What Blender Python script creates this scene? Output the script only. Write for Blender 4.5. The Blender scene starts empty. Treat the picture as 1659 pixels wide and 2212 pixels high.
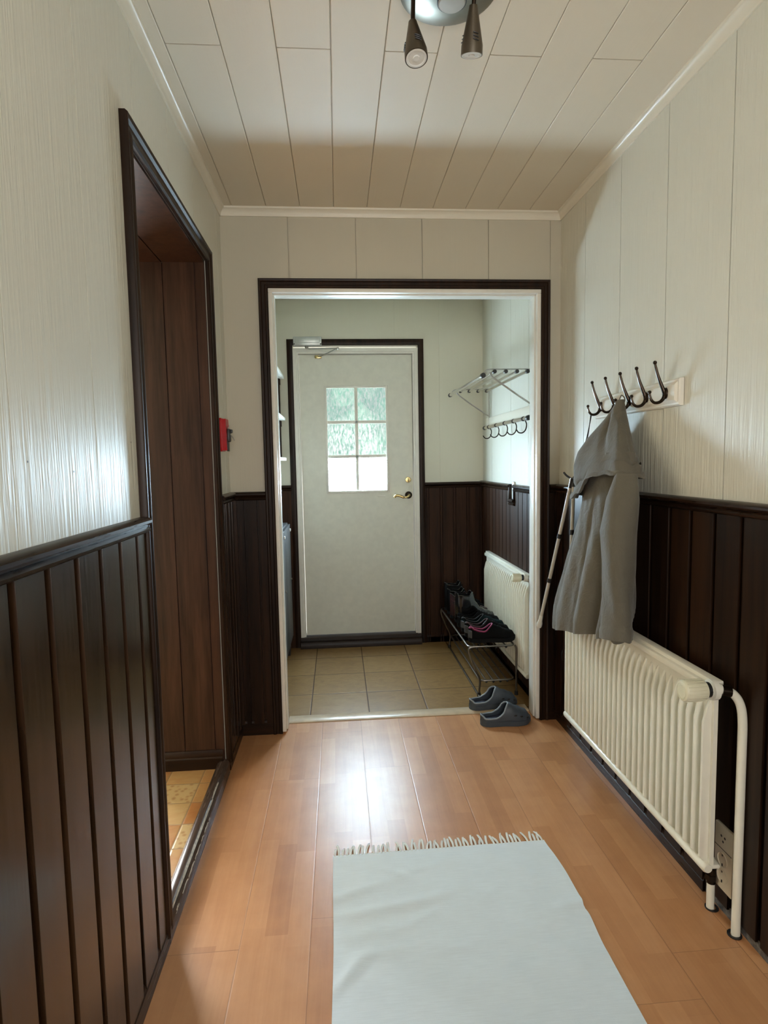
import bpy, bmesh, math, random
from mathutils import Vector, Matrix
random.seed(7)
PI = math.pi
SC = bpy.context.scene
COL = SC.collection

# ------------------------------------------------------------------ materials
def new_mat(name):
    m = bpy.data.materials.new(name); m.use_nodes = True
    nt = m.node_tree; nt.nodes.clear()
    out = nt.nodes.new('ShaderNodeOutputMaterial'); b = nt.nodes.new('ShaderNodeBsdfPrincipled')
    nt.links.new(b.outputs[0], out.inputs[0])
    return m, nt, b, out

class NT:
    """tiny node helper"""
    def __init__(s, nt): s.nt = nt
    def n(s, t, **kw):
        n = s.nt.nodes.new(t)
        for k, v in kw.items(): setattr(n, k, v)
        return n
    def l(s, a, b): s.nt.links.new(a, b)
    def coord(s, scale=(1, 1, 1), loc=(0, 0, 0)):
        g = s.n('ShaderNodeNewGeometry'); mp = s.n('ShaderNodeMapping')
        mp.inputs['Scale'].default_value = scale; mp.inputs['Location'].default_value = loc
        s.l(g.outputs['Position'], mp.inputs['Vector']); return mp.outputs[0]
    def ocoord(s, scale=(1, 1, 1)):
        g = s.n('ShaderNodeTexCoord'); mp = s.n('ShaderNodeMapping')
        mp.inputs['Scale'].default_value = scale
        s.l(g.outputs['Object'], mp.inputs['Vector']); return mp.outputs[0]
    def noise(s, vec, scale, detail=4, rough=.55, dist=0.0):
        n = s.n('ShaderNodeTexNoise'); n.inputs['Scale'].default_value = scale
        n.inputs['Detail'].default_value = detail; n.inputs['Roughness'].default_value = rough
        n.inputs['Distortion'].default_value = dist
        s.l(vec, n.inputs['Vector']); return n.outputs['Fac']
    def ramp(s, fac, stops):
        r = s.n('ShaderNodeValToRGB'); e = r.color_ramp.elements
        while len(e) < len(stops): e.new(.5)
        for i, (p, c) in enumerate(stops):
            e[i].position = p; e[i].color = (c[0], c[1], c[2], 1)
        s.l(fac, r.inputs[0]); return r.outputs[0]
    def math(s, op, a, b=None, c=None):
        m = s.n('ShaderNodeMath', operation=op)
        for i, v in enumerate((a, b, c)):
            if v is None: continue
            if isinstance(v, (int, float)): m.inputs[i].default_value = v
            else: s.l(v, m.inputs[i])
        return m.outputs[0]
    def mix(s, fac, a, b, mode='MIX'):
        m = s.n('ShaderNodeMix', data_type='RGBA', blend_type=mode)
        for i, v in ((0, fac), (6, a), (7, b)):
            if isinstance(v, (int, float)): m.inputs[i].default_value = v
            elif isinstance(v, tuple): m.inputs[i].default_value = (v[0], v[1], v[2], 1)
            else: s.l(v, m.inputs[i])
        return m.outputs[2]
    def bump(s, h, strength, dist, bsdf, normal=None):
        b = s.n('ShaderNodeBump'); b.inputs['Strength'].default_value = strength
        b.inputs['Distance'].default_value = dist; s.l(h, b.inputs['Height'])
        if normal is not None: s.l(normal, b.inputs['Normal'])
        if bsdf is not None: s.l(b.outputs[0], bsdf.inputs['Normal'])
        return b.outputs[0]
    def sep(s, vec):
        x = s.n('ShaderNodeSeparateXYZ'); s.l(vec, x.inputs[0]); return x.outputs
    def comb(s, x, y, z):
        c = s.n('ShaderNodeCombineXYZ')
        for i, v in enumerate((x, y, z)):
            if isinstance(v, (int, float)): c.inputs[i].default_value = v
            else: s.l(v, c.inputs[i])
        return c.outputs[0]
    def white(s, vec):
        w = s.n('ShaderNodeTexWhiteNoise', noise_dimensions='3D'); s.l(vec, w.inputs['Vector']); return w.outputs

def simple(name, col, rough=.5, metal=0.0, spec=.5, coat=0.0, bump=None, vary=.06, vscale=25):
    m, nt, b, out = new_mat(name); N = NT(nt)
    v = N.ocoord()
    f = N.noise(v, vscale, 1)
    c0 = tuple(max(0, x * (1 - vary)) for x in col); c1 = tuple(min(1, x * (1 + vary)) for x in col)
    N.l(N.ramp(f, [(.3, c0), (.7, c1)]), b.inputs['Base Color'])
    b.inputs['Roughness'].default_value = rough; b.inputs['Metallic'].default_value = metal
    b.inputs['Specular IOR Level'].default_value = spec; b.inputs['Coat Weight'].default_value = coat
    if bump:
        N.bump(N.noise(v, bump[0], 4), bump[1], bump[2], b)
    return m

def painted_panel(name, col, rough, axis='z', strength=.35, dist=.004, grain=1.0):
    """paint over embossed wood grain, grain running along the given axis"""
    m, nt, b, out = new_mat(name); N = NT(nt)
    st = {'z': (1, 1, .045), 'y': (1, .045, 1), 'x': (.045, 1, 1)}[axis]
    v = N.coord(st)
    big = N.noise(v, 55 * grain, 3, .6, .4)
    fine = N.noise(v, 150 * grain, 1, .6)
    h = N.math('ADD', N.math('MULTIPLY', big, .7), N.math('MULTIPLY', fine, .3))
    hs = N.math('POWER', h, 2.2)
    tone = N.noise(N.coord(), 2.0, 2)
    c = N.mix(tone, tuple(x * .96 for x in col), tuple(min(1, x * 1.03) for x in col))
    N.l(c, b.inputs['Base Color'])
    b.inputs['Roughness'].default_value = rough; b.inputs['Specular IOR Level'].default_value = .36
    N.bump(hs, strength, dist, b)
    return m

def dark_wood(name, axis='z', lo=(.0060, .0026, .0011), hi=(.030, .0125, .0050), rough=.38, board=None, spec=.20):
    m, nt, b, out = new_mat(name); N = NT(nt)
    st = {'z': (1, 1, .06), 'y': (1, .06, 1), 'x': (.06, 1, 1)}[axis]
    v = N.coord(st)
    f = N.noise(v, 30, 4, .6, .5); g = N.noise(v, 110, 2, .6)
    f2 = N.math('ADD', N.math('MULTIPLY', f, .75), N.math('MULTIPLY', g, .25))
    base = N.ramp(f2, [(.32, lo), (.68, hi)])
    if board:
        ax, pitch, off = board
        x = N.sep(N.coord())[{'x': 0, 'y': 1}[ax]]
        idx = N.math('FLOOR', N.math('DIVIDE', N.math('SUBTRACT', x, off), pitch))
        w = N.white(N.comb(idx, 3.3, 1.7))[0]
        k = N.math('ADD', .86, N.math('MULTIPLY', w, .28))
        base = N.mix(1.0, base, N.comb(k, k, k), 'MULTIPLY')
    N.l(base, b.inputs['Base Color'])
    r = N.math('ADD', rough - .06, N.math('MULTIPLY', g, .14))
    N.l(r, b.inputs['Roughness'])
    b.inputs['Specular IOR Level'].default_value = spec
    N.bump(g, .05, .001, b)
    return m

def laminate():
    m, nt, b, out = new_mat('cherry_laminate'); N = NT(nt)
    pos = N.coord(); xyz = N.sep(pos); x, y = xyz[0], xyz[1]
    PW = .205; X0 = -.115
    u = N.math('DIVIDE', N.math('SUBTRACT', x, X0), PW)
    pid = N.math('FLOOR', u); pf = N.math('FRACT', u)
    u3 = N.math('MULTIPLY', u, 3); sid = N.math('FLOOR', u3)
    wp = N.white(N.comb(pid, 11.3, 4.1))
    yoff = N.math('MULTIPLY', wp[0], 1.25)
    yl = N.math('DIVIDE', N.math('ADD', y, yoff), 1.25)
    yid = N.math('FLOOR', yl); yf = N.math('FRACT', yl)
    ws = N.white(N.comb(sid, yid, 2.2))
    sl = N.math('DIVIDE', N.math('ADD', y, N.math('MULTIPLY', ws[0], 3)), .42)
    blk = N.math('FLOOR', sl)
    wb = N.white(N.comb(sid, blk, 7.7))[0]
    grain = N.noise(N.coord((1, .05, 1)), 45, 5, .6, .8)
    fine = N.noise(N.coord((1, .06, 1)), 160, 3)
    cloud = N.noise(pos, 9, 4, .6)
    t = N.math('ADD', N.math('MULTIPLY', wb, .30), N.math('ADD', N.math('MULTIPLY', grain, .35), N.math('MULTIPLY', cloud, .42)))
    c = N.ramp(t, [(.25, (.385, .165, .066)), (.55, (.51, .240, .102)), (.9, (.64, .335, .155))])
    c = N.mix(N.math('MULTIPLY', fine, .25), c, (.34, .14, .05))
    # seams between planks
    e = N.math('MULTIPLY', N.math('MINIMUM', pf, N.math('SUBTRACT', 1, pf)), PW)
    seam = N.math('LESS_THAN', e, .0011)
    ey = N.math('MULTIPLY', N.math('MINIMUM', yf, N.math('SUBTRACT', 1, yf)), 1.25)
    seamy = N.math('LESS_THAN', ey, .0009)
    sm = N.math('MAXIMUM', seam, seamy)
    c = N.mix(N.math('MULTIPLY', sm, .45), c, (.12, .05, .02))
    N.l(c, b.inputs['Base Color'])
    wav = N.noise(N.coord((1, .35, 1)), 60, 3, .6)
    rr = N.math('ADD', .315, N.math('MULTIPLY', wav, .09))
    N.l(rr, b.inputs['Roughness'])
    edge = N.math('SMOOTH_MIN', N.math('MULTIPLY', e, 300), 1, .3)
    h = N.math('ADD', N.math('MULTIPLY', edge, 1.0), N.math('MULTIPLY', wav, .25))
    N.bump(h, .30, .0012, b)
    b.inputs['Specular IOR Level'].default_value = .50
    return m

def tiles(name, pitch, offx, offy, grout_w, cols, grout, rough=.35, speck=None, patt=False):
    m, nt, b, out = new_mat(name); N = NT(nt)
    pos = N.coord(); s = N.sep(pos)
    u = N.math('DIVIDE', N.math('SUBTRACT', s[0], offx), pitch); v = N.math('DIVIDE', N.math('SUBTRACT', s[1], offy), pitch)
    iu, iv = N.math('FLOOR', u), N.math('FLOOR', v); fu, fv = N.math('FRACT', u), N.math('FRACT', v)
    w = N.white(N.comb(iu, iv, 1.3))[0]
    n1 = N.noise(N.coord((1, 1.6, 1)), 14, 6, .65, 1.0)
    t = N.math('ADD', N.math('MULTIPLY', w, .55 if patt else .18), N.math('MULTIPLY', n1, .5 if patt else .8))
    c = N.ramp(t, cols)
    if patt:
        sel = N.math('GREATER_THAN', w, .93)
        vo = N.n('ShaderNodeTexVoronoi'); vo.inputs['Scale'].default_value = 45; N.l(pos, vo.inputs['Vector'])
        flower = N.ramp(vo.outputs['Distance'], [(.2, (.34, .19, .07)), (.5, (.47, .33, .155))])
        c = N.mix(sel, c, flower)
    eu = N.math('MINIMUM', fu, N.math('SUBTRACT', 1, fu)); ev = N.math('MINIMUM', fv, N.math('SUBTRACT', 1, fv))
    e = N.math('MULTIPLY', N.math('MINIMUM', eu, ev), pitch)
    g = N.math('LESS_THAN', e, grout_w / 2)
    N.l(N.mix(g, c, grout), b.inputs['Base Color'])
    N.l(N.math('ADD', rough, N.math('MULTIPLY', g, .4)), b.inputs['Roughness'])
    h = N.math('MINIMUM', N.math('MULTIPLY', e, 150), 1)
    N.bump(N.math('ADD', h, N.math('MULTIPLY', n1, .15)), .4, .003, b)
    return m

def fabric(name, col, weave=700, rough=.9, vary=.08, streak=None, crease=.35):
    m, nt, b, out = new_mat(name); N = NT(nt)
    v = N.ocoord(); big = N.noise(v, 9, 4, .6)
    c = N.ramp(big, [(.3, tuple(x * (1 - vary) for x in col)), (.7, tuple(min(1, x * (1 + vary)) for x in col))])
    if streak:
        st = N.noise(N.ocoord(streak[0]), streak[1], 3)
        c = N.mix(N.math('MULTIPLY', st, streak[2]), c, tuple(x * .6 for x in col))
    N.l(c, b.inputs['Base Color']); b.inputs['Roughness'].default_value = rough
    b.inputs['Sheen Weight'].default_value = .15
    n1 = N.bump(N.noise(v, 26, 5, .65, 1.2), crease, .012, None)
    N.bump(N.noise(v, weave, 2), .25, .0015, b, n1)
    return m

def glass_mat(name, strength, ca, cb):
    """patterned door glass: its own emission stands in for scattered daylight, the view passes straight through"""
    m, nt, b, out = new_mat(name); N = NT(nt)
    st = N.noise(N.coord((1, 1, .33)), 75, 3, .6, .8)
    streak = N.ramp(st, [(.40, (0, 0, 0)), (.62, (1, 1, 1))])
    em = N.n('ShaderNodeEmission')
    N.l(N.mix(streak, ca, cb), em.inputs['Color']); em.inputs['Strength'].default_value = strength
    tr = N.n('ShaderNodeBsdfTransparent'); tr.inputs['Color'].default_value = (.9, .97, .95, 1)
    gl = N.n('ShaderNodeBsdfGlossy'); gl.inputs['Roughness'].default_value = .12
    a = N.n('ShaderNodeAddShader')
    mx = N.n('ShaderNodeMixShader'); N.l(N.math('MULTIPLY', streak, .05), mx.inputs[0])
    N.l(tr.outputs[0], mx.inputs[1]); N.l(gl.outputs[0], mx.inputs[2])
    N.l(em.outputs[0], a.inputs[0]); N.l(mx.outputs[0], a.inputs[1])
    N.l(a.outputs[0], out.inputs[0])
    return m

M = {}
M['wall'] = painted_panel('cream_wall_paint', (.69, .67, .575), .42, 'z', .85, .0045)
M['wall_far'] = painted_panel('cream_wall_paint_shaded', (.55, .51, .405), .5, 'z', .20, .003)  # same paint as the side walls, darkened to hold the far wall's shade
M['wall_porch'] = painted_panel('cream_porch_wall_paint', (.72, .69, .565), .5, 'z', .20, .003)
M['ceiling'] = painted_panel('cream_ceiling_boards', (.70, .63, .505), .58, 'y', .18, .003)
M['crown'] = painted_panel('cream_moulding_paint', (.74, .69, .57), .32, 'y', .12, .002)
M['wood_z'] = dark_wood('dark_stained_boards', 'z')
M['wood_y'] = dark_wood('dark_stained_rail', 'y', rough=.28)
M['wood_x'] = dark_wood('dark_stained_lintel', 'x', rough=.36)
M['dado_left'] = dark_wood('dark_stained_wainscot_left', 'z', board=('y', .118, .97), spec=.50, lo=(.0125, .0058, .0023), hi=(.050, .0238, .0097), rough=.22)
M['dado_right'] = dark_wood('dark_stained_wainscot_right', 'z', board=('y', .121, 1.575))
M['dado_far'] = dark_wood('dark_stained_wainscot_far', 'z', board=('x', .1, -.54))
M['dado_hall'] = dark_wood('dark_stained_wainscot_porch', 'z', board=('x', .103, .777), lo=(.014, .0058, .0026), hi=(.058, .0240, .0110), rough=.5, spec=.14)
M['jamb_wood'] = dark_wood('dark_stained_jamb', 'z', board=('x', .135, -.854), lo=(.016, .0072, .0042), hi=(.060, .027, .015), rough=.36)
M['worn_wood'] = dark_wood('worn_dark_threshold', 'y', rough=.25, lo=(.02, .012, .009), hi=(.09, .06, .045))
M['floor'] = laminate()
M['tile'] = tiles('porch_tiles', .33, -.187, 3.155, .006, [(.2, (.135, .066, .019)), (.5, (.235, .130, .044)), (.8, (.31, .19, .075))], (.055, .025, .010), .36)
M['ktile'] = tiles('kitchen_tiles', .146, -.776, 2.343, .004, [(.2, (.36, .125, .036)), (.5, (.42, .24, .090)), (.85, (.50, .36, .17))], (.24, .16, .08), .32, patt=True)
M['white'] = simple('white_frame_paint', (.80, .77, .69), .32, vary=.02)
M['door'] = simple('white_door_paint', (.73, .71, .61), .38, vary=.03, bump=(60, .05, .002))
M['radiator'] = simple('cream_radiator_enamel', (.80, .765, .64), .28, vary=.02)
M['plastic'] = simple('cream_plastic', (.74, .70, .52), .42, vary=.03)
M['white_plastic'] = simple('white_plastic', (.80, .77, .66), .35, vary=.02)
M['outlet'] = simple('aged_socket_plastic', (.62, .55, .42), .38, vary=.03)
M['black'] = simple('black_plastic', (.012, .011, .011), .4)
M['bronze'] = simple('dark_bronze', (.026, .017, .011), .28, metal=.85)
M['chrome'] = simple('chromed_tube', (.72, .72, .70), .16, metal=1, vary=.02)
M['dull_chrome'] = simple('dull_chromed_tube', (.48, .46, .43), .30, metal=1)
M['steel'] = simple('brushed_steel', (.25, .23, .19), .33, metal=1, vary=.08)
M['silver'] = simple('silver_painted_metal', (.52, .53, .50), .38, metal=.6)
M['brass'] = simple('brass', (.62, .48, .22), .25, metal=1)
M['greymetal'] = simple('grey_steel_cabinet', (.045, .045, .045), .45, spec=.3)
M['rack'] = simple('dull_bronze_tube', (.20, .175, .15), .32, metal=1)
M['steel_dark'] = simple('dark_brushed_steel', (.15, .13, .105), .34, metal=1)
M['lens'] = simple('lamp_lens', (.75, .76, .74), .12, coat=.6)
M['disc'] = simple('satin_grey_disc', (.42, .40, .35), .5, metal=.3, bump=(300, .2, .001))
M['red'] = simple('red_plastic', (.46, .008, .012), .32, vary=.05)
M['coat'] = fabric('greige_raincoat_cloth', (.115, .102, .075), 500, .82, .06)
M['rug'] = fabric('woven_cotton_rug', (.74, .82, .86), 900, .95, .03, streak=((2.5, 60, 1), 6, .45), crease=.05)
M['fringe'] = fabric('cotton_fringe', (.78, .78, .74), 900, .9, .04)
M['cork'] = simple('oak_threshold_strip', (.50, .37, .24), .32, vary=.08)
M['clog'] = simple('slate_foam', (.050, .062, .078), .5, vary=.08)
M['clog_rim'] = simple('pale_foam_rim', (.24, .27, .30), .5)
M['clog_in'] = simple('navy_foam_lining', (.012, .016, .035), .7)
M['shoe'] = simple('black_shoe_mesh', (.004, .004, .004), .8, spec=.08, bump=(400, .3, .001))
M['shoe2'] = simple('charcoal_suede', (.008, .008, .008), .85, spec=.08)
M['leather'] = simple('black_patent_leather', (.008, .008, .008), .16, coat=.6)
M['maroon'] = simple('maroon_patterned_leather', (.028, .007, .009), .45, vary=.9, vscale=90)
M['sole'] = simple('dark_rubber_sole', (.006, .006, .006), .8, spec=.1)
M['sole_grey'] = simple('grey_rubber_heel', (.06, .06, .06), .6)
M['pink'] = simple('magenta_lining', (.20, .012, .06), .8)
M['pinkpipe'] = simple('pink_piping', (.42, .14, .24), .6)
M['teal'] = simple('dark_teal_mesh', (.006, .014, .015), .8, spec=.1)
M['lace'] = simple('dark_laces', (.007, .007, .007), .9, spec=.1)
M['pole'] = simple('white_lacquered_tube', (.62, .58, .50), .35, vary=.04)
M['tip'] = simple('white_rubber_tip', (.75, .73, .65), .5)
M['glass'] = glass_mat('patterned_door_glass', .22, (.45, .80, .68), (.95, 1.0, 1.0))
M['glass_bright'] = glass_mat('patterned_door_glass_glowing', 48.0, (.58, .79, 1.0), (.68, .86, 1.0))  # lowest panes emit light themselves, in place of bright daylight outside
M['leaf'] = simple('hedge_leaves', (.028, .062, .034), .6, vary=.5, vscale=8, bump=(20, 1, .05))
M['gravel'] = simple('pale_gravel', (.62, .60, .56), .9, vary=.1, vscale=60)
M['render'] = simple('white_rendered_wall', (.82, .82, .80), .8)
M['dust'] = simple('dusty_skirting_gap', (.12, .11, .10), .9, vary=.4, vscale=80)

def clear_glass():
    m, nt, b, out = new_mat('clear_window_glass'); N = NT(nt)
    tr = N.n('ShaderNodeBsdfTransparent'); gl = N.n('ShaderNodeBsdfGlossy'); gl.inputs['Roughness'].default_value = .02
    mx = N.n('ShaderNodeMixShader'); mx.inputs[0].default_value = .06
    N.l(tr.outputs[0], mx.inputs[1]); N.l(gl.outputs[0], mx.inputs[2]); N.l(mx.outputs[0], out.inputs[0])
    return m
M['clear'] = clear_glass()

# ------------------------------------------------------------------ mesh helpers
def bm_new(): return bmesh.new()

def bx(bm, lo, hi, bev=0.0, seg=2):
    """box from corner lo to corner hi, edges optionally rounded"""
    t = bmesh.new(); bmesh.ops.create_cube(t, size=1)
    lo, hi = Vector(lo), Vector(hi)
    for v in t.verts: v.co = Vector(((v.co.x + .5) * (hi.x - lo.x) + lo.x, (v.co.y + .5) * (hi.y - lo.y) + lo.y, (v.co.z + .5) * (hi.z - lo.z) + lo.z))
    if bev > 0: bmesh.ops.bevel(t, geom=t.edges[:], offset=bev, segments=seg, affect='EDGES', profile=.5)
    merge(bm, t)

def merge(bm, t, mat=None):
    vs = {}
    for v in t.verts: vs[v.index if False else v] = bm.verts.new(mat @ v.co if mat else v.co)
    for f in t.faces:
        try: bm.faces.new([vs[v] for v in f.verts])
        except ValueError: pass
    t.free()

def prism(bm, poly, mp, a0, a1):
    """extrude a 2-D outline; mp(u, v, w) -> xyz"""
    A = [bm.verts.new(mp(u, v, a0)) for u, v in poly]; B = [bm.verts.new(mp(u, v, a1)) for u, v in poly]
    n = len(poly)
    for i in range(n): bm.faces.new((A[i], A[(i + 1) % n], B[(i + 1) % n], B[i]))
    bm.faces.new(A[::-1]); bm.faces.new(B)

def tube(bm, pts, r, seg=12, cap=True, closed=False):
    pts = [Vector(p) for p in pts]; n = len(pts)
    rs = r if isinstance(r, (list, tuple)) else [r] * n
    rings = []; prev = None
    for i, p in enumerate(pts):
        if closed: d = pts[(i + 1) % n] - pts[i - 1]
        else: d = pts[min(i + 1, n - 1)] - pts[max(i - 1, 0)]
        if d.length < 1e-9: d = Vector((0, 0, 1))
        d.normalize()
        if prev is None:
            a = Vector((0, 0, 1)) if abs(d.z) < .9 else Vector((1, 0, 0))
            u = d.cross(a).normalized()
        else:
            u = prev - d * prev.dot(d)
            u = u.normalized() if u.length > 1e-6 else d.orthogonal().normalized()
        prev = u; w = d.cross(u)
        rings.append([bm.verts.new(p + (u * math.cos(2 * PI * k / seg) + w * math.sin(2 * PI * k / seg)) * rs[i]) for k in range(seg)])
    m = n if closed else n - 1
    for i in range(m):
        A, B = rings[i], rings[(i + 1) % n]
        for k in range(seg): bm.faces.new((A[k], A[(k + 1) % seg], B[(k + 1) % seg], B[k]))
    if cap and not closed:
        bm.faces.new(rings[0][::-1]); bm.faces.new(rings[-1])

def bez(pts, n=8):
    """Catmull-Rom curve through the points"""
    P = [Vector(p) for p in pts]; P = [P[0] * 2 - P[1]] + P + [P[-1] * 2 - P[-2]]
    out = []
    for i in range(1, len(P) - 2):
        for k in range(n):
            t = k / n; a, b, c, d = P[i - 1], P[i], P[i + 1], P[i + 2]
            out.append(.5 * ((2 * b) + (c - a) * t + (2 * a - 5 * b + 4 * c - d) * t * t + (3 * b - a - 3 * c + d) * t ** 3))
    out.append(P[-2]); return out

def lathe(bm, prof, org, axis, seg=24):
    """revolve (radius, height) profile about an axis through org"""
    ax = Vector(axis).normalized(); u = ax.orthogonal().normalized(); w = ax.cross(u); org = Vector(org); rings = []
    for r, h in prof:
        if r < 1e-6: rings.append([bm.verts.new(org + ax * h)])
        else: rings.append([bm.verts.new(org + ax * h + (u * math.cos(2 * PI * k / seg) + w * math.sin(2 * PI * k / seg)) * r) for k in range(seg)])
    for A, B in zip(rings, rings[1:]):
        for k in range(seg):
            k2 = (k + 1) % seg
            if len(A) == 1 and len(B) == 1: continue
            if len(A) == 1: bm.faces.new((A[0], B[k2], B[k]))
            elif len(B) == 1: bm.faces.new((A[k], A[k2], B[0]))
            else: bm.faces.new((A[k], A[k2], B[k2], B[k]))

def ball(bm, c, r, sc=(1, 1, 1), seg=14):
    t = bmesh.new(); bmesh.ops.create_uvsphere(t, u_segments=seg, v_segments=max(6, seg // 2), radius=1)
    for v in t.verts: v.co = Vector(c) + Vector((v.co.x * r * sc[0], v.co.y * r * sc[1], v.co.z * r * sc[2]))
    merge(bm, t)

def grid(bm, P):
    V = [[bm.verts.new(p) for p in row] for row in P]
    for i in range(len(V) - 1):
        for j in range(len(V[0]) - 1):
            bm.faces.new((V[i][j], V[i][j + 1], V[i + 1][j + 1], V[i + 1][j]))
    return V

def world_loc(o):
    l = Vector((0, 0, 0))
    while o is not None:
        l = l + o.location; o = o.parent
    return l

def obj(name, bm, mat, parent=None, smooth=35, merge_d=0.0):
    if merge_d: bmesh.ops.remove_doubles(bm, verts=bm.verts[:], dist=merge_d)
    bmesh.ops.recalc_face_normals(bm, faces=bm.faces[:])
    off = world_loc(parent) if parent is not None else Vector((0, 0, 0))
    if off.length > 0:
        for v in bm.verts: v.co -= off
    me = bpy.data.meshes.new(name); bm.to_mesh(me); bm.free()
    if smooth:
        me.shade_smooth(); me.set_sharp_from_angle(angle=math.radians(smooth))
    me.materials.append(M[mat])
    o = bpy.data.objects.new(name, me); COL.objects.link(o)
    if parent is not None: o.parent = parent
    return o

def thing(name, label, cat, loc, group=None):
    o = bpy.data.objects.new(name, None); COL.objects.link(o); o.location = loc; o.empty_display_size = .05
    o['label'] = label; o['category'] = cat
    if group: o['group'] = group
    return o

def objs(name, bm, mat, parent, **kw):
    """one object for every separate piece in the mesh"""
    left = set(bm.verts); out = []
    while left:
        st = [left.pop()]; isl = set(st)
        while st:
            v = st.pop()
            for e in v.link_edges:
                o = e.other_vert(v)
                if o not in isl: isl.add(o); st.append(o)
        left -= isl
        t = bmesh.new(); mp = {v: t.verts.new(v.co) for v in isl}
        for f in {f for v in isl for f in v.link_faces}: t.faces.new([mp[v] for v in f.verts])
        out.append(obj(name, t, mat, parent, **kw))
    bm.free(); return out

def tag(o, label, cat, group=None):
    o['label'] = label; o['category'] = cat
    if group: o['group'] = group
    return o

def struct(name, bm, mat, parent=None, **kw):
    o = obj(name, bm, mat, parent, **kw); o['kind'] = 'structure'; return o

def struct_root(name, loc=(0, 0, 0)):
    o = bpy.data.objects.new(name, None); COL.objects.link(o); o.location = loc; o['kind'] = 'structure'; return o

def dup(root, loc, label=None):
    r = root.copy(); COL.objects.link(r); r.location = loc
    if label: r['label'] = label
    for ch in list(root.children):
        c = ch.copy(); COL.objects.link(c); c.parent = r
        for g in list(ch.children):
            d = g.copy(); COL.objects.link(d); d.parent = c
    return r

def grooved(u0, u1, gs, gw, gd, back):
    """outline of a panel seen end-on: face at v=0 with grooves gd deep, back at v=back"""
    p = [(u0, 0)]
    for g in gs:
        if u0 + gw < g < u1 - gw:
            p += [(g - gw / 2, 0), (g - gw * .48, gd * .12), (g - gw * .46, gd), (g + gw * .46, gd), (g + gw * .48, gd * .12), (g + gw / 2, 0)]
    p += [(u1, 0), (u1, back), (u0, back)]
    return p

# ------------------------------------------------------------------ dimensions (metres)
XL, XR, YF, HC = -.54, 1.155, 2.997, 2.637
YB = -1.4                       # wall behind the camera
YP0, YP1 = 3.10, 4.43           # porch front and back
XP0, XP1 = -.75, 1.108          # porch left and right
XK = -.95                       # kitchen face of the left wall
OY0, OY1, OZ = 1.695, 2.628, 2.268   # opening in the left wall
DX0, DX1, DZ = -.30, 1.03, 2.238     # opening in the far wall
DADO = 1.222

# ------------------------------------------------------------------ floors and ceiling
b = bm_new(); bx(b, (XL - .01, YB, -.08), (XR + .01, YP0 + .005, 0)); struct('floor', b, 'floor', smooth=0)
b = bm_new(); bx(b, (XP0 - .1, YP0 + .005, -.08), (XP1 + .1, YP1 + .12, 0)); struct('floor_porch', b, 'tile', smooth=0)
b = bm_new(); bx(b, (-3.6, .2, -.08), (XL - .012, YP1, .03)); struct('floor_kitchen', b, 'ktile', smooth=0)

# ceiling boards run away from the camera, every other one is jointed across
b = bm_new()
cx = [-.476 + .162 * k for k in range(-1, 11)]
for i in range(len(cx) - 1):
    x0, x1 = max(cx[i], XL - .02), min(cx[i + 1], XR + .02)
    g = .0009
    prof = [(x0 + g, 0), (x0 + g + .0025, -.0015), (x1 - g - .0025, -.0015), (x1 - g, 0), (x1 - g, .012), (x0 + g, .012)]
    runs = [(YB, 1.8745), (1.8785, YF + .02)] if i % 2 == 1 else [(YB, .55), (.554, YF + .02)]
    for y0, y1 in runs:
        prism(b, prof, lambda u, v, w: (u, w, HC + v), y0, y1)
ceil = struct('ceiling', b, 'ceiling', smooth=0)
b = bm_new(); bx(b, (XL - .45, YB - .1, HC + .012), (XR + .1, YF + .1, HC + .08)); obj('ceiling_backing', b, 'ceiling', ceil, smooth=0)
b = bm_new(); bx(b, (XP0 - .1, YP0, 2.632), (XP1 + .1, YP1 + .1, 2.70)); struct('ceiling_porch', b, 'ceiling', smooth=0)
b = bm_new(); bx(b, (-3.6, .2, 2.55), (XK, YP1, 2.70)); struct('ceiling_kitchen', b, 'ceiling', smooth=0)

# ------------------------------------------------------------------ walls
GL = [1.028 + .347 * k for k in range(-10, 6)]
b = bm_new()
th = XL - XK
mpL = lambda u, v, w: (XL - v, u, w)
prism(b, grooved(YB, OY0, GL, .0035, .007, th), mpL, 0, HC + .01)
prism(b, grooved(OY0, OY1, [1.755, 2.10, 2.447], .0035, .007, th), mpL, OZ, HC + .01)
prism(b, grooved(OY1, YP0, [2.9], .0035, .007, th), mpL, 0, HC + .01)
wl = struct('wall_left', b, 'wall')
for yy, zz, rr_ in ((1.074, 1.412, .0022), (1.252, 1.392, .0026), (1.597, 1.464, .002)):   # old nail holes
    b = bm_new(); bmesh.ops.create_circle(b, cap_ends=True, segments=10, radius=rr_)
    for v in b.verts: v.co = Vector((XL + .0006, yy + v.co.x, zz + v.co.y))
    obj('nail_hole', b, 'bronze', wl, smooth=0)

b = bm_new()
GR = [1.682 + .3385 * k for k in range(-12, 5)]
mpR = lambda u, v, w: (XR + v, u, w)
prism(b, grooved(YB, YP0, GR, .004, .008, .12), mpR, 0, HC + .01)
wr = struct('wall_right', b, 'wall')

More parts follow.
